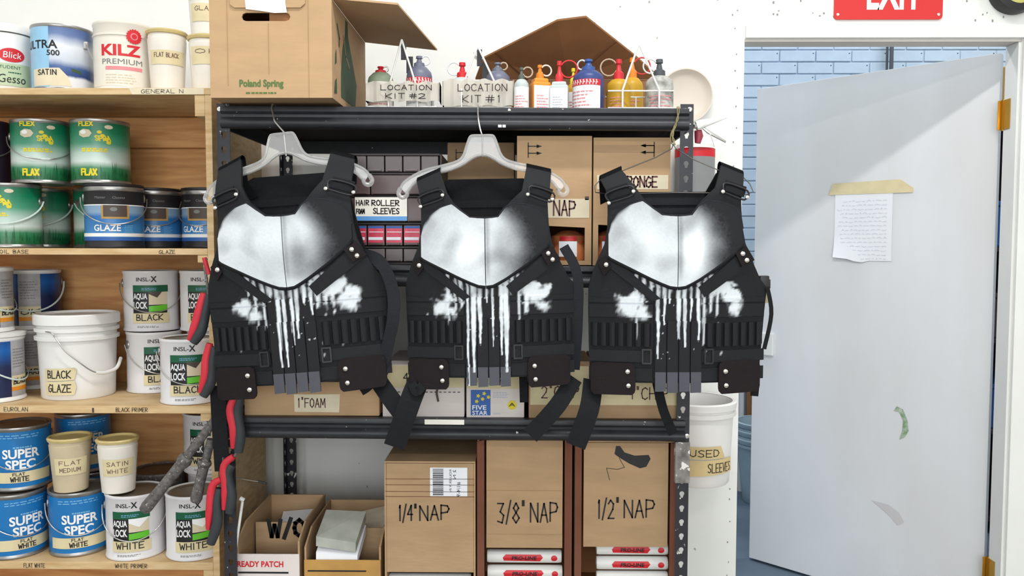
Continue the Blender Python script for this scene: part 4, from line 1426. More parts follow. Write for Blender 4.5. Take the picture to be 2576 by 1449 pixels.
def arrows(t, x, z, s, mir=1, y=0):
    f = Flat()
    for dz in (0, -.62):
        f.ribbon([(x, z + dz * s), (x + mir * s * .9, z + dz * s)], s * .09)
        f.poly([(x + mir * s * 1.25, z + dz * s), (x + mir * s * .75, z + dz * s + s * .17), (x + mir * s * .75, z + dz * s - s * .17)])
    f.ribbon([(x, z + .3 * s), (x, z - 1.0 * s)], s * .09)
    return f.build('arrow_print', M['ink'], t, plane_y(y))


def slotbox(label, px0, px1, y_top, word, wpx, wpy, tpx, depth, Yc, slot=(1392, 1470, 565, 662)):
    x0, x1 = X(px0, Yc), X(px1, Yc)
    xc = (x0 + x1) / 2
    w = (x1 - x0) / 2
    z0 = max(zd(ZMID, x0), zd(ZMID, x1), ztop(x0, ZMID)) + .0008
    h = Z(y_top, Yc) - z0
    t = thing('cardboard_box', label, 'box', (xc, Yc, z0), 0, 'upright supply boxes on the middle rack shelf')
    sx0, sx1 = -w + .014, w - .018
    sz1 = Z(slot[2], Yc) - z0
    one('front_panel', lambda bm: prism(bm, [(-w, .012), (-w, h), (w, h), (w, .012), (sx1, .012), (sx1, sz1 - .008), (sx0, sz1), (sx0, .012)], 0, .005), M['card'], t)
    one('front_sill', lambda bm: box(bm, -w, w, 0, .005, 0, .0118), M['card'], t)
    for a in (-w, w - .005):
        one('side_panel', lambda bm: box(bm, a, a + .005, .0052, depth, 0, h), M['card'], t)
    one('back_panel', lambda bm: box(bm, -w + .0055, w - .0055, depth - .005, depth, 0, h), M['cardbrown'], t)
    one('top_panel', lambda bm: box(bm, -w + .0055, w - .0055, .0055, depth - .0055, h - .005, h), M['card'], t)
    one('bottom_panel', lambda bm: box(bm, -w + .0055, w - .0055, .0055, depth - .0055, 0, .005), M['card'], t)
    f = Flat().rect(X(tpx[0], Yc) - xc, Z(tpx[3], Yc) - z0, X(tpx[1], Yc) - xc, Z(tpx[2], Yc) - z0)
    o = f.build('tape_label', M['tape2'], t, plane_y(0))
    Flat().ink(word, X(wpx[0], Yc) - xc, Z(wpy[1], Yc) - z0, X(wpx[1], Yc) - X(wpx[0], Yc), Z(wpy[0], Yc) - Z(wpy[1], Yc), .0042).build('marker_lettering', M['inkbrown'], o, plane_y(0, off=.0016))
    return t, xc, z0, w, h


YB2 = 2.165
t, xc, z0, w, h = slotbox('upright box labelled NAP with a slot at its foot', 1300, 1487, 342, 'NAP', (1392, 1446), (505, 542), (1372, 1481, 500, 548), .42, YB2)
arrows(t, X(1328, YB2) - xc, Z(368, YB2) - z0, .030)
one('box_flap_mark', lambda bm: box(bm, X(1470, YB2) - xc, X(1480, YB2) - xc, -.0008, 0, Z(503, YB2) - z0, Z(494, YB2) - z0), M['brown'], t)
t, xc, z0, w, h = slotbox('upright box labelled SPONGE at the end of the middle shelf', 1491, 1683, 346, 'SPONGE', (1560, 1650), (444, 470), (1500, 1678, 440, 476), .42, YB2)
arrows(t, X(1642, YB2) - xc, Z(366, YB2) - z0, .030, -1)
Flat().rect(-w, 0, w, .02).build('packing_tape', M['card2'], t, plane_y(0, 0, h * .885))
for px, la in ((1432, 'amber wrapped bundle in the slot of the NAP box'), (1540, 'amber wrapped bundle in the slot of the SPONGE box')):
    x = X(px, 2.19)
    bz = max(zd(ZMID, X(1300, 2.165)), 0) + .0075 if px < 1490 else zd(ZMID, X(1491, 2.165)) + .0085
    t2 = thing('wrapped_bundle', la, 'bundle', (x, 2.235, bz))
    one('body', lambda bm: lathe(bm, [(0, 0), (.048, 0), (.056, .008), (.058, .04), (.05, .075), (.02, .09), (0, .092)], 18), M['brownglass'], t2, True)
    Flat().rect(-.03, .018, .02, .06).build('label', M['paper'], t2, cyl(.058, 0, .001), .006)
    Flat().rect(-.03, .062, .02, .074).build('red_label', M['red'], t2, cyl(.058, 0, -.004), .006)
# third carton set further back
x0, x1 = X(1126, 2.34), X(1293, 2.34)
t = thing('cardboard_box', 'brown box set back behind the clear hanger, arrows on its face', 'box', ((x0 + x1) / 2, 2.34, zd(ZMID, x0) + .001))
hh = Z(358, 2.34) - t.location.z
one('body', lambda bm: box(bm, -(x1 - x0) / 2, (x1 - x0) / 2, 0, .3, 0, hh, .004), M['card2'], t)
arrows(t, X(1148, 2.34) - t.location.x, Z(384, 2.34) - t.location.z, .030)

# small-parts cabinet
YC = 2.17
kx0, kx1 = X(872, YC), X(1112, YC)
kz0 = zd(ZMID, kx0) + .001
kz1 = Z(388, YC)
kc = thing('drawer_cabinet', 'smoky plastic drawer cabinet of roller sleeves between the first two vests', 'cabinet', ((kx0 + kx1) / 2, YC, kz0))
kw = (kx1 - kx0) / 2
rowz = [Z(p, YC) - kz0 for p in (660, 622, 562, 494, 436, 388)]
rowz[0] = 0.004
one('shell', lambda bm: [box(bm, -kw, -kw + .006, .004, .26, 0, kz1 - kz0, .001), box(bm, kw - .006, kw, .004, .26, 0, kz1 - kz0, .001), box(bm, -kw + .006, kw - .006, .25, .26, 0, kz1 - kz0)] +
    [box(bm, -kw + .006, kw - .006, .004, .249, max(zz - .003, 0), zz + .002) for zz in rowz], M['cabframe'], kc)
cols = {0: (0, .235, .47, .70, .83, 1), 1: (0, .235, .47, .70, .83, 1), 2: (0, .235, .63, 1), 3: (0, .23, 1), 4: (0, .235, .47, .70, .83, 1)}
cols = {0: 5, 1: 5, 2: [0, .64, 1], 3: [0, .24, 1], 4: 5}
for r in range(5):
    cs = cols[r]
    cs = [i / 5 for i in range(6)] if cs == 5 else cs
    for a, b in zip(cs, cs[1:]):
        xa, xb = -kw + .008 + a * (2 * kw - .016), -kw + .008 + b * (2 * kw - .016)
        za, zb = rowz[r] + .004, rowz[r + 1] - .005
        mt = M['cabinet'] if r in (0, 4) else M['drawer']
        d = one('drawer', lambda bm: box(bm, xa + .0015, xb - .0015, 0, .2, za, zb, .002), mt, kc)
        one('drawer_pull', lambda bm: box(bm, xa + .008, xb - .008, -.006, -.0005, za + .002, za + .007, .001), mt, d)
        if r == 1:
            f1 = Flat().rect(xa + .003, za + .008, xb - .003, zb - .009)
            f1.build('pink_pack', M['pink'], d, plane_y(0))
            random.seed(int(a * 100))
            Flat().rect(xa + .004, za + .015, xb - .006, za + .023).rect(xa + .006, za + .036, xb - .004, za + .038).build('pack_print', M['paper'], d, plane_y(0, off=.0014))
            Flat().rect(xa + .003, zb - .0088, xb - .003, zb - .003).build('blue_pack', M['navy'] if False else M['cobalt'], d, plane_y(0))
        if r == 2 and a == 0:
            lx0, lx1 = X(896, YC) - kc.location.x, X(1026, YC) - kc.location.x
            lz0, lz1 = Z(556, YC) - kz0, Z(497, YC) - kz0
            o = Flat().rect(lx0, lz0 + .012, lx1, lz1).build('card_label', M['tape3'], d, plane_y(-.007))
            Flat().rect(lx0, lz0, lx1, lz0 + .012).build('blue_strip', M['bluestrip'], d, plane_y(-.007))
            hl = lz1 - lz0 - .012
            Flat().ink('HAIR', lx0 + .004, lz0 + .012 + hl * .58, .034, hl * .26, .0024).ink('FOAM', lx0 + .004, lz0 + .012 + hl * .14, .022, hl * .24, .0024).ink('ROLLER', lx0 + .046, lz0 + .012 + hl * .56, .074, hl * .28, .0026).ink('SLEEVES', lx0 + .050, lz0 + .012 + hl * .14, .07, hl * .28, .0026).build('marker_lettering', M['ink'], o, plane_y(-.007, off=.0016))

# grey and red container on the wall behind the right post
g0, g1 = X(1700, 2.68), X(1800, 2.68)
gz0, gz1 = Z(540, 2.68), Z(372, 2.68)
t = thing('wall_canister', 'grey canister with red band hanging on the wall behind the right post', 'canister', ((g0 + g1) / 2, YW - .062, gz0))
gw = (g1 - g0) / 2
one('body', lambda bm: lathe(bm, [(0, 0), (gw - .004, 0), (gw, .004), (gw, gz1 - gz0 - .03), (gw, gz1 - gz0 - .029), (0, gz1 - gz0 - .029)], 40), M['grey'], t, True)
for v in t.children[0].data.vertices:
    v.co.y *= .061 / gw
one('red_band', lambda bm: lathe(bm, [(0, gz1 - gz0 - .029), (gw + .001, gz1 - gz0 - .029), (gw + .001, gz1 - gz0), (0, gz1 - gz0)], 40), M['red'], t, True)
for v in t.children[1].data.vertices:
    v.co.y *= .0605 / gw
one('lid', lambda bm: lathe(bm, [(0, gz1 - gz0), (gw - .003, gz1 - gz0), (gw - .005, gz1 - gz0 + .014), (0, gz1 - gz0 + .016)], 40), M['plas'], t, True)
for v in t.children[2].data.vertices:
    v.co.y *= .06 / gw

# ------------------------------------------------------------------ lower shelf of the rack: small boxes in a row
YR = 2.135


def lowbox(label, px0, px1, ytop, mt, depth=.3, base=ZLOW, Y=YR, nm='cardboard_box'):
    x0, x1 = X(px0, Y, 1000), X(px1, Y, 1000)
    z0 = max(zd(base, x0), zd(base, x1)) + .0008
    t = thing(nm, label, 'box', ((x0 + x1) / 2, Y, z0), 0, 'small boxes in a row on the lower rack shelf')
    w = (x1 - x0) / 2
    h = Z(ytop, Y) - z0
    one('body', lambda bm: box(bm, -w, w, 0, depth, 0, h, .003), mt, t)
    return t, (x0 + x1) / 2, z0, w, h


t, xc, z0, w, h = lowbox('brown box labelled 1 inch FOAM under the first vest', 614, 954, 962, M['card'])
o = Flat().poly([(X(736, YR) - xc, Z(994, YR) - z0), (X(853, YR) - xc, Z(993, YR) - z0), (X(850, YR) - xc, Z(1039, YR) - z0), (X(737, YR) - xc, Z(1038, YR) - z0)]).build('tape_label', M['tape2'], t, plane_y(0))
Flat().ink('1"FOAM', X(746, YR) - xc, Z(1026, YR) - z0, .074, .024, .0026).build('marker_lettering', M['inkbrown'], o, plane_y(0, off=.0016))
M['whitecard'] = mat('white_carton', (224, 214, 210), .6, var=.04, vs=6)
t, xc, z0, w, h = lowbox('white box with tan tape top and a dashed line between the vests', 962, 1168, 918, M['whitecard'])
o = Flat().rect(-w + .002, h - .062, w - .002, h - .002).build('tape_label', M['tape'], t, plane_y(0))
Flat().ink('4', X(1014, YR) - xc, h - .045, .012, .022, .0026).build('marker_lettering', M['ink'], o, plane_y(0, off=.0016))
f = Flat()
for k in range(17):
    f.rect(-w + .004 + k * .0125, Z(988, YR) - z0, -w + .011 + k * .0125, Z(986, YR) - z0)
f.build('dashed_line', M['black'], t, plane_y(0))
one('pull_cord', lambda bm: tube(bm, [(X(1100, YR) - xc, -.004, Z(975, YR) - z0), (X(1098, YR) - xc, -.006, Z(990, YR) - z0), (X(1102, YR) - xc, -.005, Z(1010, YR) - z0)], .0028, 6), M['brown'], t)
t, xc, z0, w, h = lowbox('white box with blue panel of five yellow stars', 1173, 1319, 918, M['whitecard'])
o = Flat().rect(-w + .002, Z(978, YR) - z0, w - .002, h - .002).build('tape_label', M['tape'], t, plane_y(0))
Flat().ink('3"CHIP', X(1188, YR) - xc, Z(968, YR) - z0, .088, .026, .0028).build('marker_lettering', M['ink'], o, plane_y(0, off=.0016))
o = Flat().rect(X(1184, YR) - xc, Z(1045, YR) - z0, X(1234, YR) - xc, Z(981, YR) - z0).build('blue_panel', M['cobalt'], t, plane_y(0))
f = Flat()
for px, py in ((1203, 996), (1218, 990), (1229, 999), (1214, 1004), (1199, 1010)):
    f.ell(X(px, YR) - xc, Z(py, YR) - z0, .0062, .0062, 10, .45)
f.build('yellow_stars', M['yellow'], o, plane_y(0, off=.0014))
Flat().text('FIVE', X(1188, YR) - xc, Z(1031, YR) - z0, .038, .0125, .015).text('STAR', X(1188, YR) - xc, Z(1044, YR) - z0, .041, .0115, .015).build('lettering', M['whiteprint'], o, plane_y(0, off=.0014))
o = Flat().ell(X(1289, YR) - xc, Z(1019, YR) - z0, .0145, .0145, 28, .25).build('yellow_burst', M['yellow'], t, plane_y(0))
Flat().ink('A', X(1282, YR) - xc, Z(1022, YR) - z0, .014, .009, .002).build('burst_print', M['black'], o, plane_y(0, off=.0014))
Flat().lines(X(1240, YR) - xc, Z(1001, YR) - z0, X(1280, YR) - xc, Z(985, YR) - z0, 4, .5).lines(X(1241, YR) - xc, Z(1043, YR) - z0, X(1262, YR) - xc, Z(1038, YR) - z0, 2, .6).build('small_print', M['inkgrey'], t, plane_y(0))
t, xc, z0, w, h = lowbox('tan taped box marked 2 behind the crossing straps', 1330, 1494, 918, M['card2'])
o = Flat().rect(-w + .004, Z(1018, YR) - z0, w - .002, h - .003).build('tape_label', M['tape'], t, plane_y(0))
Flat().ink('2"CHIP', X(1364, YR) - xc, Z(1000, YR) - z0, .1, .032, .003).build('marker_lettering', M['inkbrown'], o, plane_y(0, off=.0016))
t, xc, z0, w, h = lowbox('tan taped box marked 1 inch CHIP by the right post', 1497, 1704, 918, M['card2'])
o = Flat().rect(-w + .002, Z(1018, YR) - z0, w - .002, h - .003).build('tape_label', M['tape'], t, plane_y(0))
Flat().ink('1"CHIP', X(1590, YR) - xc, Z(1003, YR) - z0, .1, .032, .003).build('marker_lettering', M['inkbrown'], o, plane_y(0, off=.0016))

# ------------------------------------------------------------------ bottom shelf: sleeve boxes and patch boxes


def sleeve_box(label, px0, px1, ytop, ycut, flap, word, wq_, depth=.40, Y=2.14, mt=None, top=True):
    x0, x1 = X(px0, Y, 1250), X(px1, Y, 1250)
    xc, w = (x0 + x1) / 2, (x1 - x0) / 2
    z0 = max(zd(ZBOT, x0), zd(ZBOT, x1)) + .001
    h = Z(ytop, Y) - z0
    t = thing('cardboard_box', label, 'box', (xc, Y, z0), 0, 'tall sleeve boxes on the bottom rack shelf')
    zc = Z(ycut, Y) - z0
    ins = .022 if flap else .0
    fi = w - (.019 if flap else 0)
    one('front_panel', lambda bm: box(bm, -fi + .0055, fi - .0055, ins, ins + .005, zc, h - .001, .001), mt or M['card2'], t)
    for s in (-1, 1):
        one('side_panel', lambda bm: box(bm, min(s * (w - .005), s * w), max(s * (w - .005), s * w), ins + .0, depth, 0, h - .0005), mt or M['card2'], t)
        if flap:
            one('side_flap', lambda bm: quad8(bm, [Vector((s * w, .002, 0)), Vector((s * fi, ins - .001, 0)), Vector((s * fi, ins - .001, h)), Vector((s * w, .002, h)), Vector((s * w, .006, 0)), Vector((s * fi, ins + .004, 0)), Vector((s * fi, ins + .004, h)), Vector((s * w, .006, h))]), M['cardin'], t)
    one('back_panel', lambda bm: box(bm, -w + .0055, w - .0055, depth - .005, depth, 0, h - .001), M['cardbrown'], t)
    one('top_panel', lambda bm: box(bm, -w, w, ins, depth, h, h + .005, .001), mt or M['card2'], t)
    one('bottom_panel', lambda bm: box(bm, -w + .0055, w - .0055, ins, depth - .0055, 0, .005), M['cardbrown'], t)
    u0, v0, ww, hh = X(wq_[0], Y) - xc, Z(wq_[3], Y) - z0, X(wq_[1], Y) - X(wq_[0], Y), Z(wq_[2], Y) - Z(wq_[3], Y)
    Flat().ink(word[0], u0, v0, ww * word[2], hh, .0042, jit=.05).ink(word[1], u0 + ww * word[3], v0 + hh * .03, ww * (1 - word[3]), hh * .95, .0042, jit=.04).build('marker_lettering', M['ink'], t, plane_y(ins))
    return t, xc, z0, w, h, ins, fi


random.seed(4)
YS = 2.14
t, xc, z0, w, h, ins, fi = sleeve_box('tall box marked 1/4 inch NAP with a white shipping label', 967, 1196, 1166, 1441, False, ('1/4"', 'NAP', .36, .42), (1000, 1128, 1272, 1310))
o = Flat().rect(X(1080, YS) - xc, Z(1249, YS) - z0, X(1175, YS) - xc, Z(1177, YS) - z0).build('shipping_label', M['paper'], t, plane_y(0))
f = Flat()
zz = Z(1247, YS) - z0
while zz < Z(1180, YS) - z0:
    q_ = random.choice((.0009, .0016, .0026))
    f.rect(X(1087, YS) - xc, zz, X(1114, YS) - xc, zz + q_)
    zz += q_ + random.choice((.0011, .0018))
f.build('barcode', M['black'], o, plane_y(0, off=.0014))
# label print runs sideways, as on the photo
f = Flat().text('2 N', 0, .0, .026, .008).text('#1/4-9', .034, -.013, .040, .011).text('ROLLER 9 IN', .0, .012, .062, .006)
f.build('label_print', M['black'], o, lambda u, v: Vector((X(1146, YS) - xc - v * 1.0, -.0014, Z(1182, YS) - z0 - u)))
for k, zc_ in enumerate((.905, .87, .83, .80)):
    one('corrugation_crease', lambda bm: box(bm, -w + .003, w - .003, -.0008, .0, h * zc_, h * zc_ + .0014), M['cardedge'], t)
t38, xc, z0, w, h, ins, fi = sleeve_box('tall box marked 3/8 inch NAP, rollers showing at its foot', 1200, 1439, 1112, 1386, True, ('3/8"', 'NAP', .46, .55), (1252, 1406, 1270, 1320))
one('card_patch', lambda bm: box(bm, -fi + .006, fi - .006, ins - .003, ins - .0003, Z(1350, YS) - z0, Z(1240, YS) - z0, .001), M['card2'], t38)
for o in list(t38.children):
    if o.name.startswith('marker'):
        o.location.y = -.0032
t12, xc, z0, w, h, ins, fi = sleeve_box('tall box marked 1/2 inch NAP with a dark brush stroke', 1447, 1707, 1117, 1382, True, ('1/2"', 'NAP', .38, .47), (1510, 1656, 1262, 1308))
Flat().poly([(X(p, YS) - xc, Z(q_, YS) - z0) for p, q_ in ((1556, 1126), (1566, 1126), (1578, 1142), (1604, 1150), (1640, 1148), (1645, 1158), (1634, 1178), (1618, 1182), (1590, 1170), (1566, 1156), (1552, 1146))]).ribbon([(X(p, YS) - xc, Z(q_, YS) - z0) for p, q_ in ((1564, 1156), (1578, 1180), (1560, 1185), (1532, 1182), (1540, 1212))], .0015).build('brush_stroke', M['black'], t12, plane_y(ins))


def roller(label, px0, px1, py, Y, mt_, txt=True, r=.0185):
    x0, x1 = X(px0, Y, py), X(px1, Y, py)
    c = at((px0 + px1) / 2, py, Y)
    t = thing('roller_sleeve', label, 'roller', ((x0 + x1) / 2, Y, c.z), 0, 'white wrapped roller sleeves at the foot of the tall boxes')
    L = (x1 - x0) / 2
    one('sleeve', lambda bm: lathe(bm, [(r * .5, -L), (r * .92, -L), (r, -L + .006), (r, L - .006), (r * .92, L), (r * .5, L), (r * .5, -L)], 24, axis='x'), M['plas'], t, True)
    fn = lambda u, v: Vector((u, -(r + .0009) * math.cos(v / r), (r + .0009) * math.sin(v / r)))
    fn2 = lambda u, v: Vector((u, -(r + .0016) * math.cos(v / r), (r + .0016) * math.sin(v / r)))
    o = Flat().poly([(-L * .55, -.007), (L * .42, -.009), (L * .5, .002), (L * .44, .010), (-L * .5, .010), (-L * .58, .002)]).build('red_label', M['red'], t, fn)
    if txt:
        Flat().text('PRO-LINE', -L * .34, -.0045, L * .66, .010, .03, .15).build('lettering', M['black'], o, fn2)
    Flat().ell(L * .8, 0, .009, .008, 14).build('red_dot', M['red'], t, fn)
    return t


for i, (py, nm) in enumerate(((1398, 'uppermost'), (1437, 'second'), (1474, 'third'))):
    roller(nm + ' roller sleeve from the top in the middle tall box', 1226 + i, 1412 + i * 2, py, 2.205, M['plas'])
for i, (py, nm) in enumerate(((1378, 'uppermost'), (1415, 'second'), (1452, 'third'))):
    roller(nm + ' roller sleeve from the top in the box with the brush stroke', 1500, 1678, py, 2.205, M['plas'])
for i, (py, nm) in enumerate(((1458, 'uppermost'), (1494, 'second'))):
    roller(nm + ' roller sleeve from the top in the box with the shipping label', 980, 1185, py, 2.18, M['plas'])


# two cut-down boxes with open tops
def tray(label, px0, px1, ytop_back, yfront, mt_in, mt_out, Y, cut, rz=0.0, depth=.30):
    x0, x1 = X(px0, Y, 1350), X(px1, Y, 1350)
    xc, w = (x0 + x1) / 2, (x1 - x0) / 2
    z0 = max(zd(ZBOT, x0), zd(ZBOT, x1)) + .001
    t = thing('cut_box', label, 'box', (xc, Y, z0), rz)
    hf, hb = Z(yfront, Y) - z0, Z(ytop_back, Y + depth) - z0
    one('front_panel', lambda bm: box(bm, -w, w, 0, .005, 0, hf, .001), mt_out, t)
    for s in (-1, 1):
        one('side_panel', lambda bm: [prism(bm, [(.0052, 0), (depth, 0), (depth, hb), (depth * .25, hb * .93 + hf * .07), (.0052, hf + .035)], min(s * w, s * (w - .005)), max(s * w, s * (w - .005)))] and [setattr(v, 'co', Vector((v.co.y, v.co.x, v.co.z))) for v in bm.verts], mt_in, t)
    one('back_panel', lambda bm: box(bm, -w + .0055, w - .0055, depth - .005, depth, 0, hb), mt_in, t)
    one('divider', lambda bm: box(bm, -w + .012, w - .012, depth * .42, depth * .42 + .004, 0, hf + (hb - hf) * .62), mt_in, t)
    one('bottom_panel', lambda bm: box(bm, -w + .0055, w - .0055, .0055, depth - .0055, 0, .005), mt_in, t)
    return t, xc, z0, w, hf, hb


t, xc, z0, w, hf, hb = tray('cut-down white box with red READY PATCH lettering by the left post', 594, 752, 1246, 1398, M['card2'], M['whitecard'], 2.15, .5)
Flat().text('READY PATCH', -w + .002, hf - .036, .128, .017, .03).build('lettering', M['red'], t, plane_y(0))
Flat().rect(-w + .004, hf - .054, w - .03, hf - .049).build('black_line', M['black'], t, plane_y(0))
Flat().ink('W/O', -w + .05, hf + .004, .105, .048, .012).build('marker_lettering', M['black'], t, plane_y(.3 * .42, off=.001))
p = thing('paper_sheet', 'folded white sheet lying in the READY PATCH box', 'paper', (xc, 2.15, z0))
one('sheet', lambda bm: quad8(bm, [Vector(q_) for q_ in ((-.02, .15, hb - .085), (.07, .15, hb - .06), (.07, .28, hb - .04), (-.04, .28, hb - .05), (-.02, .15, hb - .083), (.07, .15, hb - .058), (.07, .28, hb - .038), (-.04, .28, hb - .048))]), M['paper'], p)
t, xc, z0, w, hf, hb = tray('cut-down yellow-brown box holding folded drop papers', 764, 957, 1258, 1412, M['card2'], mat('ochre_carton', (190, 146, 80), .7, var=.2, vs=10), 2.15, .5)
Flat().rect(-w + .01, hf - .032, w - .04, hf - .028).build('black_line', M['black'], t, plane_y(0))
M['oldpaper'] = mat('yellowed_paper', (224, 214, 192), .7, var=.2, vs=16)
for k, (la, pts) in enumerate((('upper crumpled white paper in the yellow-brown box', [(-.03, .142, hb - .082), (.085, .142, hb - .048), (.088, .28, hb - .01), (-.06, .28, hb - .045)]),
                               ('grey folded paper sticking out of the yellow-brown box front', [(-.075, .012, hf + .062), (.035, .012, hf + .045), (.045, .11, hf + .1), (-.07, .11, hf + .105)]),
                               ('white folded paper under the grey one in the yellow-brown box', [(-.075, .010, hf + .018), (.04, .010, hf + .010), (.045, .11, hf + .06), (-.075, .11, hf + .06)]))):
    p = thing('folded_paper', la, 'paper', (xc, 2.15, z0))
    V = [Vector(q_) for q_ in pts]
    th = Vector((0, -.002, -.026 if k else -.004))
    one('sheet', lambda bm: quad8(bm, V + [v + th for v in V]), (M['oldpaper'], mat('grey_green_paper', (176, 178, 168), .7, var=.2, vs=20), M['paper'])[k], p)

# white bucket hanging beyond the right post and wall-side details
hb_ = at(1752, 1100, 2.60)
bz1, bz0 = Z(1003, 2.60), Z(1205, 2.60)
t = bucket('hanging_bucket', 'white plastic bucket marked USED SLEEVES behind the right post', (X(1752, 2.61, 1100), 2.61, bz0), .106, .119, bz1 - bz0, M['plas'], rz=0)
f = Flat().poly([(-.06, .135), (.045, .137), (.062, .098), (-.06, .096)]).poly([(-.06, .092), (.098, .096), (.10, .050), (-.06, .040)])
o = f.build('masking_tape', mat('tan_masking_tape', (214, 192, 142), .7, var=.1, vs=20), t, cyl(.1135, .1, .0035), .008)
Flat().ink('USED', -.055, .105, .092, .022, .0026).ink('SLEEVES', .0, .054, .09, .028, .0026).build('marker_lettering', M['ink'], o, cyl(.1135, .1, .0042), .008)
one('hook_bracket', lambda bm: box(bm, -.02, .02, .115, YW - 2.61, (bz1 - bz0) - .05, (bz1 - bz0) - .02), M['steel'], t)


# ------------------------------------------------------------------ tactical vests on hangers
def vdepth(x, z):
    d = -.052 * (1 - min(1.0, (x / .235) ** 2)) - .012 * math.exp(-((z - .33) / .10) ** 2)
    return d + .068 * smooth(.48, .60, z)


def slab(bm, pairs, nu, seg, yf, th, ext=None):
    """cloth panel between a left and a right outline, following the depth function, with thickness"""
    rows = []
    for (L0, R0_), (L1, R1) in zip(pairs, pairs[1:]):
        for s in range(seg):
            t = s / seg
            rows.append(((L0[0] + (L1[0] - L0[0]) * t, L0[1] + (L1[1] - L0[1]) * t), (R0_[0] + (R1[0] - R0_[0]) * t, R0_[1] + (R1[1] - R0_[1]) * t)))
    rows.append(pairs[-1])
    F_, B_ = [], []
    for L_, Rr in rows:
        fr, br = [], []
        for j in range(nu + 1):
            t = j / nu
            x, z = L_[0] + (Rr[0] - L_[0]) * t, L_[1] + (Rr[1] - L_[1]) * t
            y = yf(x, z)
            fr.append(bm.verts.new((x, y, z)))
            br.append(bm.verts.new((x, y + th, z)))
        F_.append(fr)
        B_.append(br)
    n, m_ = len(rows), nu
    for i in range(n - 1):
        for j in range(m_):
            bm.faces.new((F_[i][j], F_[i][j + 1], F_[i + 1][j + 1], F_[i + 1][j]))
            bm.faces.new((B_[i][j], B_[i + 1][j], B_[i + 1][j + 1], B_[i][j + 1]))
        bm.faces.new((F_[i][0], F_[i + 1][0], B_[i + 1][0], B_[i][0]))
        bm.faces.new((F_[i][m_], B_[i][m_], B_[i + 1][m_], F_[i + 1][m_]))
    for i in (0, n - 1):
        for j in range(m_):
            bm.faces.new((F_[i][j], B_[i][j], B_[i][j + 1], F_[i][j + 1]))


def painted(name, base, rough=.7):
    m = bpy.data.materials.new(name)
    m.use_nodes = True
    nt = m.node_tree
    p = nt.nodes['Principled BSDF']
    at_ = nd(nt, 'ShaderNodeAttribute', attribute_name='paint')
    mx = nd(nt, 'ShaderNodeMix', data_type='RGBA')
    tc = nd(nt, 'ShaderNodeTexCoord')
    n = nd(nt, 'ShaderNodeTexNoise')
    n.inputs['Scale'].default_value = 140
    nt.links.new(tc.outputs['Object'], n.inputs['Vector'])
    a = nd(nt, 'ShaderNodeMath', operation='MULTIPLY_ADD')
    nt.links.new(n.outputs['Fac'], a.inputs[0])
    a.inputs[1].default_value = .25
    s = nd(nt, 'ShaderNodeMath', operation='SUBTRACT')
    nt.links.new(at_.outputs['Fac'], s.inputs[0])
    s.inputs[1].default_value = .12
    nt.links.new(s.outputs[0], a.inputs[2])
    cl = nd(nt, 'ShaderNodeClamp')
    nt.links.new(a.outputs[0], cl.inputs[0])
    mu = nd(nt, 'ShaderNodeMath', operation='MULTIPLY')
    nt.links.new(cl.outputs[0], mu.inputs[0])
    nt.links.new(at_.outputs['Fac'], mu.inputs[1])
    sq = nd(nt, 'ShaderNodeMath', operation='POWER')
    nt.links.new(mu.outputs[0], sq.inputs[0])
    sq.inputs[1].default_value = .6
    nt.links.new(sq.outputs[0], mx.inputs[0])
    mx.inputs[6].default_value = (*lin(base), 1)
    mx.inputs[7].default_value = (*lin((230, 236, 242)), 1)
    nt.links.new(mx.outputs[2], p.inputs['Base Color'])
    p.inputs['Roughness'].default_value = rough
    p.inputs['Specular IOR Level'].default_value = .3
    b = nd(nt, 'ShaderNodeBump')
    b.inputs['Strength'].default_value = .2
    b.inputs['Distance'].default_value = .002
    n2 = nd(nt, 'ShaderNodeTexNoise')
    n2.inputs['Scale'].default_value = 500
    nt.links.new(tc.outputs['Object'], n2.inputs['Vector'])
    nt.links.new(n2.outputs['Fac'], b.inputs['Height'])
    nt.links.new(b.outputs[0], p.inputs['Normal'])
    return m


M['pfabric'] = painted('black_nylon_with_white_paint', (23, 25, 28))
M['ptab'] = painted('grey_rubber_with_white_paint', (74, 76, 84), .55)


def nz(x, z, s, seed):
    return noise.noise(Vector((x * s, z * s, seed)))


def chest_paint(x, z, seed):
    """soft airbrushed white over the chest, fading out to one side"""
    n1, n2, n3 = nz(x, z, 11, seed), nz(x, z, 45, seed + 3), nz(x, z, 24, seed + 9)
    d = math.hypot((x + .028) / .152, (z - .345) / .145)
    a = 1 - smooth(.93 + n2 * .02, 1.0 + n2 * .03, d) if x < .03 else 1 - smooth(.6, 1.08, d + n1 * .12)
    fade = 1 - .93 * smooth(.02 + n1 * .03, .135 + n1 * .05, x) * (.75 + .35 * n3)
    cloud = .86 + .26 * n1 - .35 * smooth(.40, .475, z) * (n1 + .6) - .55 * max(0, nz(x, z, 17, seed + 20) - .05)
    seam = 1 - .35 * math.exp(-((x - .006) / .006) ** 2) * smooth(.26, .3, z)
    return max(0.0, min(1.0, a * fade * cloud * seam))


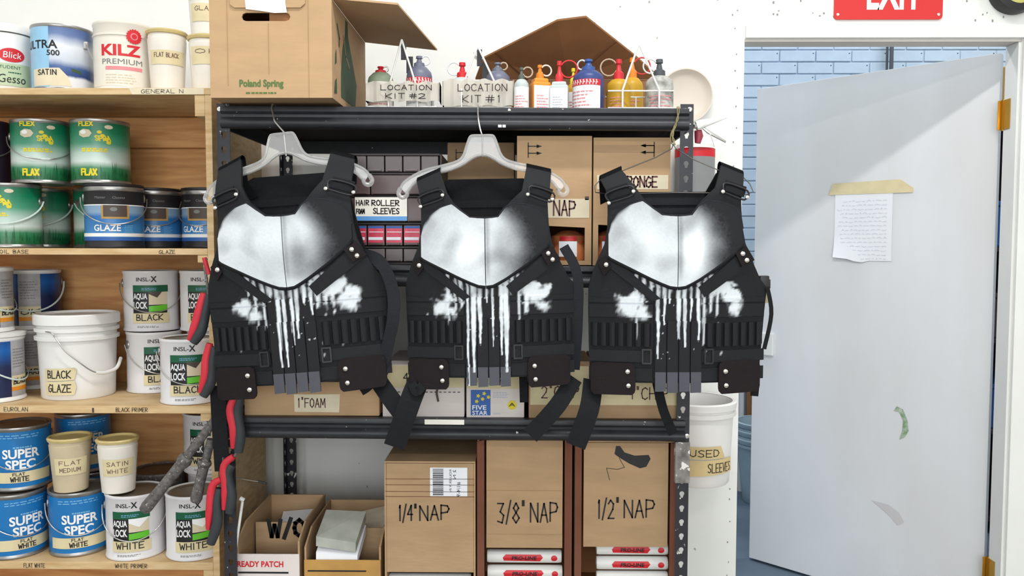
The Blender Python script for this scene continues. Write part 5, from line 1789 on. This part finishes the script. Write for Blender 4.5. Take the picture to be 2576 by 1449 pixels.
def drip_paint(x, z, seed):
    """long uneven runs of white paint below the chest, plus dabs at both sides"""
    v = 0.0
    for k in range(13):
        xc = -.098 + k * .0168 + .006 * noise.noise(Vector((k * 3.1, seed, 1.5)))
        hw = .0035 + .0042 * abs(noise.noise(Vector((k * 5.7, seed, 7.5)))) * 2
        ln = .05 + .26 * max(.0, .42 + noise.noise(Vector((k * 2.3 + 9, seed, 3.5)))) * (1.25 - abs(xc) / .11)
        top = .262 + abs(xc) * .28
        wob = xc + .003 * nz(0, z, 16, k + seed)
        w_ = hw * (1 - .55 * smooth(top - ln * .4, top - ln, -(-z)) if z > top - ln else .0)
        zt = 1 - smooth(top - .004, top + .004, z)
        zb = smooth(top - ln - .006, top - ln, z)
        e = 1 - smooth(w_ * .6, w_ * 1.15 + 1e-6, abs(x - wob) + .0012 * nz(x, z, 90, seed))
        v = max(v, zt * zb * e * (.95 - .45 * max(0, nz(x, z, 35, seed + k))))
    for cx, cz_, r in ((-.112, .212, .034), (-.085, .19, .02), (.14, .232, .03), (.118, .246, .03), (.15, .205, .022), (.09, .252, .018)):
        d = math.hypot(x - cx, (z - cz_) * 1.15) / r
        v = max(v, (1 - smooth(.55, 1.0, d + .75 * nz(x, z, 40, seed + cx * 50) + .3 * nz(x, z, 110, seed))) * .92)
    # fine spatter
    if nz(x, z, 130, seed + 31) > .62 and abs(x) < .16 and .08 < z < .26:
        v = max(v, .7)
    return max(0.0, min(1.0, v))


def paint(o, fn):
    me = o.data
    at_ = me.attributes.new('paint', 'FLOAT', 'POINT')
    at_.data.foreach_set('value', [fn(v.co.x, v.co.z) for v in me.vertices])
    return o


def rivet(parent, x, z, off, r=.0065):
    y = vdepth(x, z) - off
    return one('rivet', lambda bm: lathe(bm, [(r, 0), (r, -.001), (r * .8, -.0028), (r * .4, -.0036), (0, -.0038)], 16, (x, y, z), axis='y'), M['chrome'], parent, True)


def lp(px, py):
    return ((px - 1690) / 1000.0, (973 - py) / 1000.0)


def make_vest(label, px, py, Y, rot, sc, seed, style):
    t = thing('tactical_vest', label, 'vest', at(px, py, Y), 0, 'black vests hanging along the rack')
    t.rotation_euler = (0, rot, 0)
    t.scale = (sc, sc, sc)
    base = vdepth
    lay = lambda k: (lambda x, z: vdepth(x, z) - k)
    # ---- back panel seen inside the neck
    bk = lambda x, z: .062 + .0 * x

    def back(bm):
        prs = [(lp(1500, 900), lp(1890, 900)), (lp(1510, 700), lp(1875, 700)), (lp(1535, 560), lp(1845, 560)), (lp(1545, 500), lp(1835, 500))]
        slab(bm, prs, 16, 4, bk, .010)
        for s in (-1, 1):
            a = [(lp(1690 + s * 150, 500), lp(1690 + s * 92, 484)), (lp(1690 + s * 168, 452), lp(1690 + s * 116, 432))]
            if s > 0:
                a = [(q_, p_) for p_, q_ in a]
            slab(bm, a, 5, 4, lambda x, z: .062 - .030 * smooth(.47, .545, z), .010)
        # curved neck edge
        slab(bm, [(lp(1545, 500), lp(1835, 500)), (lp(1572, 488), lp(1808, 488)), (lp(1594, 477), lp(1786, 477))] if style == 3 else [(lp(1545, 500), lp(1835, 500)), (lp(1556, 470), lp(1824, 470)), (lp(1570, 444), lp(1810, 444)), (lp(1590, 434), lp(1790, 434))], 16, 3, bk, .010)
    bo = one('back_panel', back, M['fabric'], t, True)
    for zz in (.472, .445, .418):
        one('webbing_row', lambda bm: slab(bm, [((-.135, zz - .010), (.135, zz - .010)), ((-.135, zz + .009), (.135, zz + .009))], 12, 2, lambda x, z: .0605 - .0015 * abs(math.sin(x * 90)), .0015), M['web2'] if style == 3 else M['web'], bo)
    # ---- front body
    prs = [(lp(1483, 955), lp(1905, 955)), (lp(1480, 880), lp(1912, 880)), (lp(1478, 780), lp(1920, 780)), (lp(1478, 720), lp(1925, 722)), (lp(1483, 695), lp(1904, 698)),
           (lp(1497, 655), lp(1880, 652)), (lp(1516, 612), lp(1862, 610)), (lp(1523, 570), lp(1855, 572)), (lp(1524, 540), lp(1853, 540))]
    o = one('front_body', lambda bm: slab(bm, prs, 92, 13, base, .012), M['pfabric'], t, True)
    paint(o, lambda x, z: max(drip_paint(x, z, seed), 0))
    # shoulders from the neck corners up over the hanger
    lsh = [(lp(1524, 540), lp(1652, 540)), (lp(1524, 505), lp(1612, 505)), (lp(1520, 478), lp(1594, 478)), (lp(1508, 450), lp(1562, 426))]
    rsh = [(lp(1724, 540), lp(1853, 540)), (lp(1752, 505), lp(1852, 505)), (lp(1786, 474), lp(1858, 474)), (lp(1812, 415), lp(1868, 438))]
    if style == 1:
        lsh[-1], rsh[-1] = (lp(1515, 415), lp(1574, 389)), (lp(1801, 391), lp(1860, 410))
        lsh[-2], rsh[-2] = (lp(1519, 466), lp(1590, 462)), (lp(1789, 462), lp(1857, 466))
    elif style == 2:
        lsh[-1], rsh[-1] = (lp(1510, 443), lp(1572, 416)), (lp(1799, 409), lp(1864, 424))
    for prs_ in (lsh, rsh):
        o = one('shoulder', lambda bm: slab(bm, prs_, 30, 9, base, .011), M['pfabric'], t, True)
        paint(o, lambda x, z: 0.0)
        pt = prs_[-1]
        top = lambda x, z: vdepth(x, z)
        a, b = pt

        def fold(bm):
            rows = []
            for k in range(9):
                an = PI * k / 8
                r = .020
                rows.append([bm.verts.new((p[0], vdepth(p[0], p[1]) + r - r * math.cos(an), p[1] + .6 * r * math.sin(an))) for p in (a, ((a[0] + b[0]) / 2, (a[1] + b[1]) / 2), b)])
            rows.append([bm.verts.new((p[0] * .97, .055, p[1] - .06)) for p in (a, ((a[0] + b[0]) / 2, (a[1] + b[1]) / 2), b)])
            for A, B in zip(rows, rows[1:]):
                for j in range(2):
                    bm.faces.new((A[j], A[j + 1], B[j + 1], B[j]))
            bmesh.ops.solidify(bm, geom=bm.faces[:], thickness=.006)
        one('shoulder_fold', fold, M['web'], t, True)
    # shoulder pads with their adjusters
    for s, c in ((-1, (1548, 480)), (1, (1838, 474))):
        cx, cz_ = lp(*c)
        an = -s * .32
        pts = [(-.026, -.016), (.026, -.016), (.027, .012), (-.027, .012)]
        rot2 = lambda p: (cx + p[0] * math.cos(an) - p[1] * math.sin(an), cz_ + p[0] * math.sin(an) + p[1] * math.cos(an))
        A, B, C, D = [rot2(p) for p in pts]
        o = one('strap_adjuster', lambda bm: slab(bm, [(A, B), (D, C)], 6, 4, lay(.004), .004), M['web'], t, True)
        E = [rot2(p) for p in ((-.028, -.022), (-.030, .002), (.030, .002), (.028, -.022))]
        ring = [Vector((p[0], vdepth(*p) - .008, p[1])) for p in E]
        one('buckle_ring', lambda bm: tube(bm, spline(ring + [ring[0]], 4), .0024, 8), M['blackplas'], o, True)
        rivet(o, *rot2((-.032, -.022)), .012, .0055)
        rivet(o, *rot2((.032, -.014)), .012, .0055)
    # ---- chest plates, left and right of the seam, white airbrushed
    tl = [(1524, 585, 640), (1530, 560, 645), (1545, 535, 653), (1575, 515, 668), (1606, 506, 684), (1628, 523, 695), (1652, 541, 706), (1672, 543, 714), (1689, 544, 716)]
    tr = [(1691, 544, 716), (1708, 543, 714), (1724, 541, 706), (1740, 520, 697), (1760, 507, 684), (1795, 510, 660), (1830, 522, 632), (1848, 545, 615), (1853, 575, 608)]
    for keys in (tl, tr):
        o = one('chest_plate', lambda bm: slab(bm, [(lp(x, b), lp(x, a)) for x, a, b in keys], 58, 7, lay(.0085), .0085), M['pfabric'], t, True)
        paint(o, lambda x, z: chest_paint(x, z, seed))
        path = [lp(x, b + 4) for x, a, b in keys]
        one('edge_piping', lambda bm: tube(bm, [(p[0], vdepth(*p) - .006, p[1]) for p in path], .0042, 8), M['web'], t, True)
        # neckline binding
        path = [lp(x, a) for x, a, b in keys]
        one('edge_piping', lambda bm: tube(bm, [(p[0], vdepth(*p) - .006, p[1]) for p in path], .003, 8), M['web2'], t, True)
    # side cover straps
    for pp, col in (([lp(1860, 622), lp(1882, 655), lp(1758, 742), lp(1742, 718)], M['web']), ([lp(1502, 650), lp(1522, 632), lp(1650, 745), lp(1630, 752)], M['web'])):
        o = one('cross_strap', lambda bm: slab(bm, [(pp[0], pp[1]), (pp[3], pp[2])] if pp[0][0] > 0 else [(pp[0], pp[1]), (pp[3], pp[2])], 5, 10, lay(.005), .005), M['pfabric'], t, True)
        paint(o, lambda x, z: 0.0)
    lpch = [lp(1832, 634), lp(1862, 618), lp(1884, 652), lp(1850, 668)]
    o = one('leather_patch', lambda bm: slab(bm, [(lpch[0], lpch[1]), (lpch[3], lpch[2])], 5, 5, lay(.011), .006), M['leather'], t, True)
    rivet(o, *lp(1851, 636), .0115)
    rivet(o, *lp(1862, 652), .0115)
    o = one('leather_patch', lambda bm: slab(bm, [(lp(1498, 655), lp(1516, 640)), (lp(1512, 690), lp(1530, 668))], 4, 4, lay(.009), .005), M['leather'], t, True)
    rivet(o, *lp(1518, 662), .0095)
    # ---- belly webbing rows
    for (ya, yb_, col, k) in ((744, 756, M['web'], .003), (760, 792, M['web2'], .004), (874, 903, M['web2'], .007), (918, 950, M['web2'], .004)):
        for x0, x1 in ((1479, 1632), (1752, 1918)):
            o = one('webbing_row', lambda bm: slab(bm, [(lp(x0, yb_), lp(x1, yb_)), (lp(x0, ya), lp(x1, ya))], 30, 4, lay(k), .003), M['pfabric'], t, True)
            paint(o, lambda x, z: drip_paint(x, z, seed))
    # cartridge loops
    for x0, x1 in ((1482, 1628), (1762, 1914)):
        n = 7
        one('loop_row', lambda bm: slab(bm, [(lp(x0, 862), lp(x1, 862)), (lp(x0, 808), lp(x1, 808))], 24, 4, lay(.003), .003), M['web'], t, True)
        for k in range(n):
            xa = x0 + (x1 - x0) * (k + .08) / n
            xb = x0 + (x1 - x0) * (k + .92) / n
            xm = (xa + xb) / 2
            c0 = lp(xm, 0)[0]
            hw_ = (xb - xa) / 2000
            o = one('cartridge_loop', lambda bm: slab(bm, [(lp(xa, 864), lp(xb, 864)), (lp(xa, 806), lp(xb, 806))], 6, 4, lambda x, z: vdepth(x, z) - .004 - .007 * math.sqrt(max(0, 1 - ((x - c0) / hw_) ** 2)), .003), M['pfabric'], t, True)
            paint(o, lambda x, z: drip_paint(x, z, seed) * .6)
    # strap buckles on the lower belt
    for xm in (1617, 1770):
        one('belt_buckle', lambda bm: [slab(bm, [(lp(xm - 11, a + 4), lp(xm + 11, a + 4)), (lp(xm - 11, a), lp(xm + 11, a))], 4, 1, lay(.011), .004) for a in (869, 903)] + [slab(bm, [(lp(a, 905), lp(a + 4, 905)), (lp(a, 870), lp(a + 4, 870))], 1, 4, lay(.011), .004) for a in (xm - 12, xm + 8)], M['blackplas'], t, True)
    # centre panel with four upright tabs
    o = one('centre_panel', lambda bm: slab(bm, [(lp(1634, 940), lp(1752, 940)), (lp(1636, 745), lp(1746, 745))], 60, 70, lay(.004), .004), M['pfabric'], t, True)
    paint(o, lambda x, z: drip_paint(x, z, seed))
    for k in range(4):
        xa, xb = 1637 + k * 29, 1637 + k * 29 + 27
        o = one('centre_tab', lambda bm: slab(bm, [(lp(xa, 932), lp(xb, 932)), (lp(xa + 1, 800), lp(xb - 1, 800))], 14, 60, lambda x, z: vdepth(x, z) - .010, .006), M['pfabric'], t, True)
        paint(o, lambda x, z: drip_paint(x, z, seed))
        o = one('tab_end', lambda bm: slab(bm, [(lp(xa + .5, 974 + (k % 2) * 3), lp(xb - 1, 973 + (k % 2) * 3)), (lp(xa, 926), lp(xb - 1, 926))], 12, 20, lay(.014), .007), M['ptab'], t, True)
        paint(o, lambda x, z: drip_paint(x, z + .012, seed) * .9)
    # hip patches with rivets
    for x0, x1, xr, dy in ((1482, 1590, 1571, 0), (1795, 1906, 1812, -4)):
        pts = []
        r = .014

        def patchf(bm):
            slab(bm, [(lp(x0 + 8, 986 + dy), lp(x1 - 8, 984 + dy)), (lp(x0 + 2, 980 + dy), lp(x1 - 2, 978 + dy)), (lp(x0, 972 + dy), lp(x1, 970 + dy)), (lp(x0, 920 + dy), lp(x1, 920 + dy)), (lp(x0 + 3, 910 + dy), lp(x1 - 3, 910 + dy)), (lp(x0 + 12, 905 + dy), lp(x1 - 12, 905 + dy))], 12, 3, lay(.013), .008)
        o = one('hip_patch', patchf, M['leather'], t, True)
        rivet(o, *lp(xr, 926), .0135)
        rivet(o, *lp(xr + 2, 961), .0135)
    # side clip
    for s, (cx, cy) in (((1, (1922, 712)),) if style != 2 else ()):
        c = lp(cx, cy)
        o = one('side_clip', lambda bm: [box(bm, c[0] - .012, c[0] + .012, .0, .02, c[1] - .020, c[1] + .020, .004), box(bm, c[0] - .004 + s * .012, c[0] + .004 + s * .012, .004, .016, c[1] - .013, c[1] + .011, .003)], M['blackplas'], t, True)
    return t


def strap(t, pts, w, Y0=None, wd_=None, name='hanging_strap', mt=None):
    """loose webbing given by photograph points at the vest's distance, stored in the vest's own frame"""
    mi = t.matrix_basis.inverted()
    P = [mi @ at(p[0], p[1], p[2]) for p in pts]
    P = spline(P, 5)
    wds = []
    for i, p in enumerate(P):
        d = P[min(i + 1, len(P) - 1)] - P[max(i - 1, 0)]
        wds.append(Vector((d.z, 0, -d.x)))
    return one(name, lambda bm: band3(bm, P, wds, w, .0022), mt or M['web'], t)


VY = 2.03
v1 = make_vest('first black vest, tilted on a clear hanger beside the wooden shelves', 763, 975, VY, R_(-4.2), 1.025, 3.0, 1)
v2 = make_vest('middle black vest on a clear hanger in front of the NAP boxes', 1229, 959, VY, R_(-1.0), .97, 17.0, 2)
v3 = make_vest('black vest on a thin wire hanger overlapping the right post and doorway', 1690, 973, VY, R_(-.3), 1.013, 29.0, 3)
bpy.context.view_layer.update()
strap(v1, [(915, 640, 2.02), (958, 660, 2.0), (988, 730, 2.0), (988, 810, 2.0), (962, 922, 2.02)], .030, mt=M['web2'])
strap(v1, [(950, 955, 2.04), (985, 1005, 2.0), (1028, 1062, 1.99)], .046)
strap(v1, [(960, 900, 2.05), (930, 960, 2.05), (905, 980, 2.05)], .034)
strap(v1, [(548, 970, 2.08), (552, 1060, 2.09), (560, 1185, 2.09)], .040)
strap(v2, [(1058, 945, 2.03), (1032, 1010, 1.985), (992, 1124, 1.98)], .056)
strap(v2, [(1036, 962, 2.0), (1048, 985, 1.98), (1066, 965, 2.0)], .024, name='strap_fold')
strap(v2, [(1445, 950, 2.04), (1402, 1020, 2.0), (1334, 1096, 1.99)], .046)
strap(v2, [(1316, 940, 2.05), (1318, 1012, 2.05)], .022)
strap(v2, [(1418, 620, 2.03), (1452, 690, 2.02), (1454, 800, 2.03), (1446, 930, 2.05)], .026, mt=M['web2'])
strap(v3, [(1492, 955, 2.05), (1482, 1030, 2.0), (1448, 1122, 1.99)], .050)
strap(v3, [(1652, 960, 2.05), (1668, 1030, 2.04), (1694, 1092, 2.04)], .024)
strap(v3, [(1930, 722, 2.02), (1940, 790, 2.02), (1922, 878, 2.02)], .010)
strap(v3, [(1896, 930, 2.03), (1900, 960, 2.03), (1897, 996, 2.03)], .020)
o = strap(v3, [(1926, 730, 2.035), (1930, 762, 2.035)], .014, name='paper_tag', mt=M['tape'])


# ------------------------------------------------------------------ hangers
def hanger(label, cx, cy, Y, rot, hook):
    """clear moulded hanger; local frame in metres around the neck"""
    t = thing('clear_hanger', label, 'hanger', at(cx, cy, Y), 0, 'clear plastic hangers on the rack beam')
    t.rotation_euler = (0, rot, 0)
    s = Y / 2000.0
    half_top = [(0, -46), (22, -46), (30, -42), (38, -22), (48, 4), (66, 18), (104, 28), (140, 36), (172, 50), (196, 66), (206, 80)]
    half_bot = [(0, 2), (14, 4), (30, 12), (52, 26), (84, 38), (120, 46), (150, 56), (172, 70), (184, 84), (192, 96)]
    for sg in (-1, 1):
        tp = spline([(sg * x * s, 0, -z * s) for x, z in half_top], 4)
        bt = spline([(sg * x * s, 0, -z * s) for x, z in half_bot], 4)
        one('rail', lambda bm: tube(bm, tp, .0038, 8), M['clear'], t, True)
        one('rail', lambda bm: tube(bm, bt, .0038, 8), M['clear'], t, True)
        one('hook_end', lambda bm: tube(bm, spline([(sg * x * s, 0, -z * s) for x, z in ((206, 80), (212, 94), (204, 104), (192, 100), (190, 88))], 4), .0058, 8), M['clear'], t, True)

        def web(bm):
            n = 24
            rows = []
            for k in range(n + 1):
                a = tp[int(k / n * (len(tp) - 1))]
                b = bt[int(k / n * (len(bt) - 1))]
                rows.append((bm.verts.new(a + Vector((0, -.0012, 0))), bm.verts.new(b + Vector((0, -.0012, 0))), bm.verts.new(b + Vector((0, .0012, 0))), bm.verts.new(a + Vector((0, .0012, 0)))))
            for A, B in zip(rows, rows[1:]):
                for j in range(4):
                    bm.faces.new((A[j], A[(j + 1) % 4], B[(j + 1) % 4], B[j]))
            bm.faces.new(rows[0])
            bm.faces.new(rows[-1][::-1])
        one('web', web, M['clear'], t, True)
    mi = t.matrix_basis.inverted()
    H_ = [mi @ at(*p) for p in hook]
    one('hook', lambda bm: tube(bm, spline(H_, 6), .0021, 8), M['steel'], t, True)
    return t


def hookpath(pts, Y, hx, base):
    """wire up from the hanger and over the lip of the beam"""
    zt = ztop(hx, base)
    return pts


bpy.context.view_layer.update()
h1 = hanger('clear hanger with bright glare holding the first vest', 714, 383, 2.055, R_(-6.5), [(720, 392, 2.055), (714, 336, 2.055), (712, 330, 2.055), (692, 306, 2.07), (688, 292, 2.08), (683, 272, 2.098)])
h2 = hanger('clear hanger holding the middle vest before the brown box', 1213, 388, 2.055, R_(-1.0), [(1214, 394, 2.055), (1213, 345, 2.055), (1208, 325, 2.06), (1203, 296, 2.075), (1202, 272, 2.098)])
for h, px in ((h1, 683), (h2, 1202)):
    mi = (Matrix.Translation(h.location) @ h.rotation_euler.to_matrix().to_4x4()).inverted()
    p0 = at(px, 272, 2.098)
    zt = ztop(p0.x, ZT) + .0035
    one('hook_tip', lambda bm: tube(bm, [mi @ q_ for q_ in (p0, Vector((p0.x, 2.106, zt)), Vector((p0.x, 2.122, zt + .0005)), Vector((p0.x, 2.130, zt - .001)))], .0021, 8), M['steel'], h, True)
# wire hanger of the third vest
wp = [(1694, 362, 2.07), (1700, 374, 2.06), (1742, 400, 2.05), (1812, 430, 2.045), (1866, 442, 2.045), (1886, 462, 2.04), (1895, 482, 2.04), (1880, 489, 2.045), (1840, 486, 2.055), (1700, 484, 2.065), (1530, 488, 2.06), (1498, 484, 2.045), (1496, 468, 2.045), (1512, 450, 2.045), (1560, 432, 2.05), (1650, 396, 2.06), (1690, 374, 2.065), (1694, 362, 2.07)]
t = thing('wire_hanger', 'thin dark wire hanger holding the vest before the right post', 'hanger', at(1694, 362, 2.07))
one('wire', lambda bm: tube(bm, [at(*p) - Vector(t.location) for p in wp], .0014, 6), mat('dark_wire', (92, 88, 84), .35, .8), t, True)
tw = thing('twine_loop', 'twisted green-grey twine tied over the rack beam by the right post', 'twine', at(1690, 272, 2.1))
one('strand', lambda bm: [tube(bm, spline([at(1706 + d, 268, 2.10), at(1706 + d, 284, 2.10), at(1704 - d, 300, 2.098), at(1698 + d, 318, 2.095), at(1692 - d, 338, 2.085), at(1694 + d, 352, 2.075), at(1697 - d, 364, 2.07)], 5), .0016, 6) for d in (-2.0, 2.0)] + [tube(bm, spline([at(1698, 318, 2.097), at(1688, 336, 2.09), at(1688, 356, 2.08), at(1694, 366, 2.07)], 5), .0015, 6)] and [setattr(v, 'co', v.co - Vector(tw.location)) for v in bm.verts], M['twine'], tw, True)


# ------------------------------------------------------------------ hand tools hanging from the left post
def gripped(label, red, blk, Y, rod=None, rr_=.0125, rb=.0135, tip=None):
    t = thing('paint_tool', label, 'tool', at(blk[0][0], blk[0][1], Y), 0, 'red and black gripped tools on the left post')
    o0 = Vector(t.location)
    q_ = lambda pts, dy=0: spline([at(p[0], p[1], Y + dy) - o0 for p in pts], 5)
    one('grip', lambda bm: tube(bm, q_(blk), [rb * .8, rb, rb * 1.02, rb * 1.1, rb * .85], 14, .9), M['grip'], t, True)
    one('red_grip', lambda bm: tube(bm, q_(red, -.004), [rr_ * .7, rr_ * .9, rr_, rr_ * .9, rr_ * .45], 14, .9), M['gripred'], t, True)
    if rod:
        one('rod', lambda bm: tube(bm, q_(rod), .0035, 8), M['oldgrey'], t, True)
    if tip:
        one('red_tip', lambda bm: tube(bm, q_(tip), .006, 10), M['gripred'], t, True)
    return t


gripped('uppermost red-gripped tool beside the first vest, tilted outwards', [(513, 738), (503, 775), (492, 815), (476, 856)], [(524, 740), (516, 785), (506, 830), (486, 862)], 2.06, rod=[(524, 745), (520, 705), (514, 668), (520, 650)], tip=[(514, 648), (518, 664), (526, 690)])
gripped('second red-gripped tool down the left post, below the first', [(528, 864), (519, 905), (516, 945), (503, 988)], [(539, 872), (534, 915), (530, 960), (511, 996)], 2.06, rod=[(540, 875), (548, 840), (552, 800)])
gripped('red-gripped tool hanging in front of the lower rack beam', [(590, 1000), (580, 1030), (588, 1080), (586, 1128)], [(604, 1002), (597, 1040), (604, 1090), (600, 1138)], 2.085, rod=[(604, 1004), (606, 960), (600, 930)])
gripped('curved red-gripped tool hanging across the left post', [(588, 1148), (564, 1172), (567, 1225), (563, 1282)], [(584, 1168), (572, 1195), (582, 1245), (577, 1290)], 2.085, rod=[(584, 1160), (598, 1130), (606, 1100)], rr_=.0115)
gripped('lowest red-gripped tool beside the left post foot', [(556, 1206), (535, 1222), (528, 1275), (523, 1332)], [(552, 1228), (546, 1262), (546, 1315), (530, 1368)], 2.09, rod=[(552, 1222), (560, 1190), (562, 1150)], rr_=.0115)


def oldtool(label, rod, sleeve, Y, r):
    t = thing('extension_handle', label, 'tool', at(sleeve[0][0], sleeve[0][1], Y), 0, 'paint spattered grey handles by the left post')
    o0 = Vector(t.location)
    q_ = lambda pts: [at(p[0], p[1], Y) - o0 for p in pts]
    one('rod', lambda bm: tube(bm, q_(rod), r * .78, 12), M['oldgrey'], t, True)
    a, b = q_(sleeve)
    one('sleeve', lambda bm: tube(bm, [a, a.lerp(b, .5), b.lerp(a, .08), b], [r, r * .95, r * 1.1, r * .9], 14), M['oldgrey'], t, True)
    one('collar', lambda bm: tube(bm, [a.lerp(b, -.08), a, a.lerp(b, .08)], [r * 1.1, r * 1.35, r * 1.1], 12), M['oldgrey'], t, True)
    return t


oldtool('long spattered grey handle slanting across the lowest wooden shelf', [(541, 1056), (462, 1160)], [(464, 1158), (362, 1284)], 2.12, .0155)
oldtool('short spattered grey handle hanging by the post over the silver can', [(531, 1105), (516, 1165)], [(514, 1166), (492, 1262)], 2.13, .0145)
# wall-side knick-knacks
t = thing('paint_knife', 'white paint-caked knife sticking out from the right post', 'tool', at(1748, 318, 2.14))
o0 = Vector(t.location)
one('blade', lambda bm: tube(bm, [at(1752, 316, 2.14) - o0, at(1765, 312, 2.14) - o0, at(1795, 304, 2.15) - o0, at(1828, 295, 2.16) - o0], [.012, .012, .0075, .0025], 10, .6), M['silver'], t, True)
one('loop', lambda bm: tube(bm, [at(1744, 318, 2.13) - o0, at(1750, 317, 2.135) - o0], .006, 8), M['steel'], t, True)
t = thing('putty_tool', 'thin grey steel tool hanging below the white caked knife', 'tool', at(1765, 318, 2.15))
o0 = Vector(t.location)
one('blade', lambda bm: tube(bm, [at(1762, 316, 2.15) - o0, at(1782, 332, 2.15) - o0, at(1826, 357, 2.16) - o0], [.003, .005, .003], 8, .5), M['steel'], t, True)
one('wire', lambda bm: tube(bm, [at(1784, 334, 2.15) - o0, at(1792, 350, 2.15) - o0, at(1798, 370, 2.15) - o0], .0012, 6), M['steel'], t, True)
t = thing('red_plug', 'small dark red plug hanging beside the right post', 'tool', at(1758, 330, 2.16))
o0 = Vector(t.location)
one('body', lambda bm: tube(bm, [at(1756, 328, 2.16) - o0, at(1758, 342, 2.16) - o0, at(1755, 360, 2.16) - o0], [.010, .012, .008], 12), mat('dark_red_plastic', (168, 60, 76), .4), t, True)
one('hook', lambda bm: tube(bm, [at(1756, 329, 2.16) - o0, at(1750, 322, 2.15) - o0, at(1742, 320, 2.12) - o0], .0016, 6), M['steel'], t, True)
# stirring rod standing by the left post, peg
t = thing('stirring_rod', 'white paint-caked rod leaning beside the READY PATCH box', 'rod', at(592, 1449, 2.13))
o0 = Vector(t.location)
zfoot = zd(ZBOT, at(588, 1449, 2.13).x)
ft = at(584, 1449, 2.135)
one('rod', lambda bm: tube(bm, [at(610, 1262, 2.13) - o0, at(590, 1400, 2.13) - o0, Vector((ft.x + .006, 2.15, zfoot + .008)) - o0], .0038, 8), M['silver'], t, True)
one('head', lambda bm: tube(bm, [at(604, 1253, 2.13) - o0, at(614, 1259, 2.13) - o0], .006, 8), M['silver'], t, True)
t = thing('wire_peg', 'thin dark wire peg pointing right from the left post', 'peg', at(580, 1200, 2.14))
o0 = Vector(t.location)
one('wire', lambda bm: tube(bm, [at(575, 1199, 2.125) - o0, at(640, 1210, 2.14) - o0, at(655, 1212, 2.14) - o0], .0014, 6), M['steel'], t, True)
one('tip', lambda bm: tube(bm, [at(650, 1211, 2.14) - o0, at(670, 1216, 2.14) - o0], .003, 8), M['blackplas'], t, True)

# ceiling lamps
for k, (x, y, z, sx, sy) in enumerate(LAMPS):
    t = thing('ceiling_lamp', ('front row ceiling lamp over the wooden shelves', 'front row ceiling lamp over the vests', 'front row ceiling lamp over the doorway', 'rear row ceiling lamp behind the photographer by the shelf side', 'rear row ceiling lamp straight behind the photographer', 'rear row ceiling lamp behind the photographer by the door side', 'added back room fill lamp near the hinge-free side', 'back room ceiling lamp beyond the open door')[k], 'lamp', (x, y, z + .02), 0, 'fluorescent ceiling lamps')
    one('housing', lambda bm: box(bm, -sx / 2 - .02, sx / 2 + .02, -sy / 2 - .02, sy / 2 + .02, .0, .06, .008), M['lamp'], t)
    one('stem', lambda bm: box(bm, -.01, .01, -.01, .01, .0605, RZ - z - .0205), M['lamp'], t)
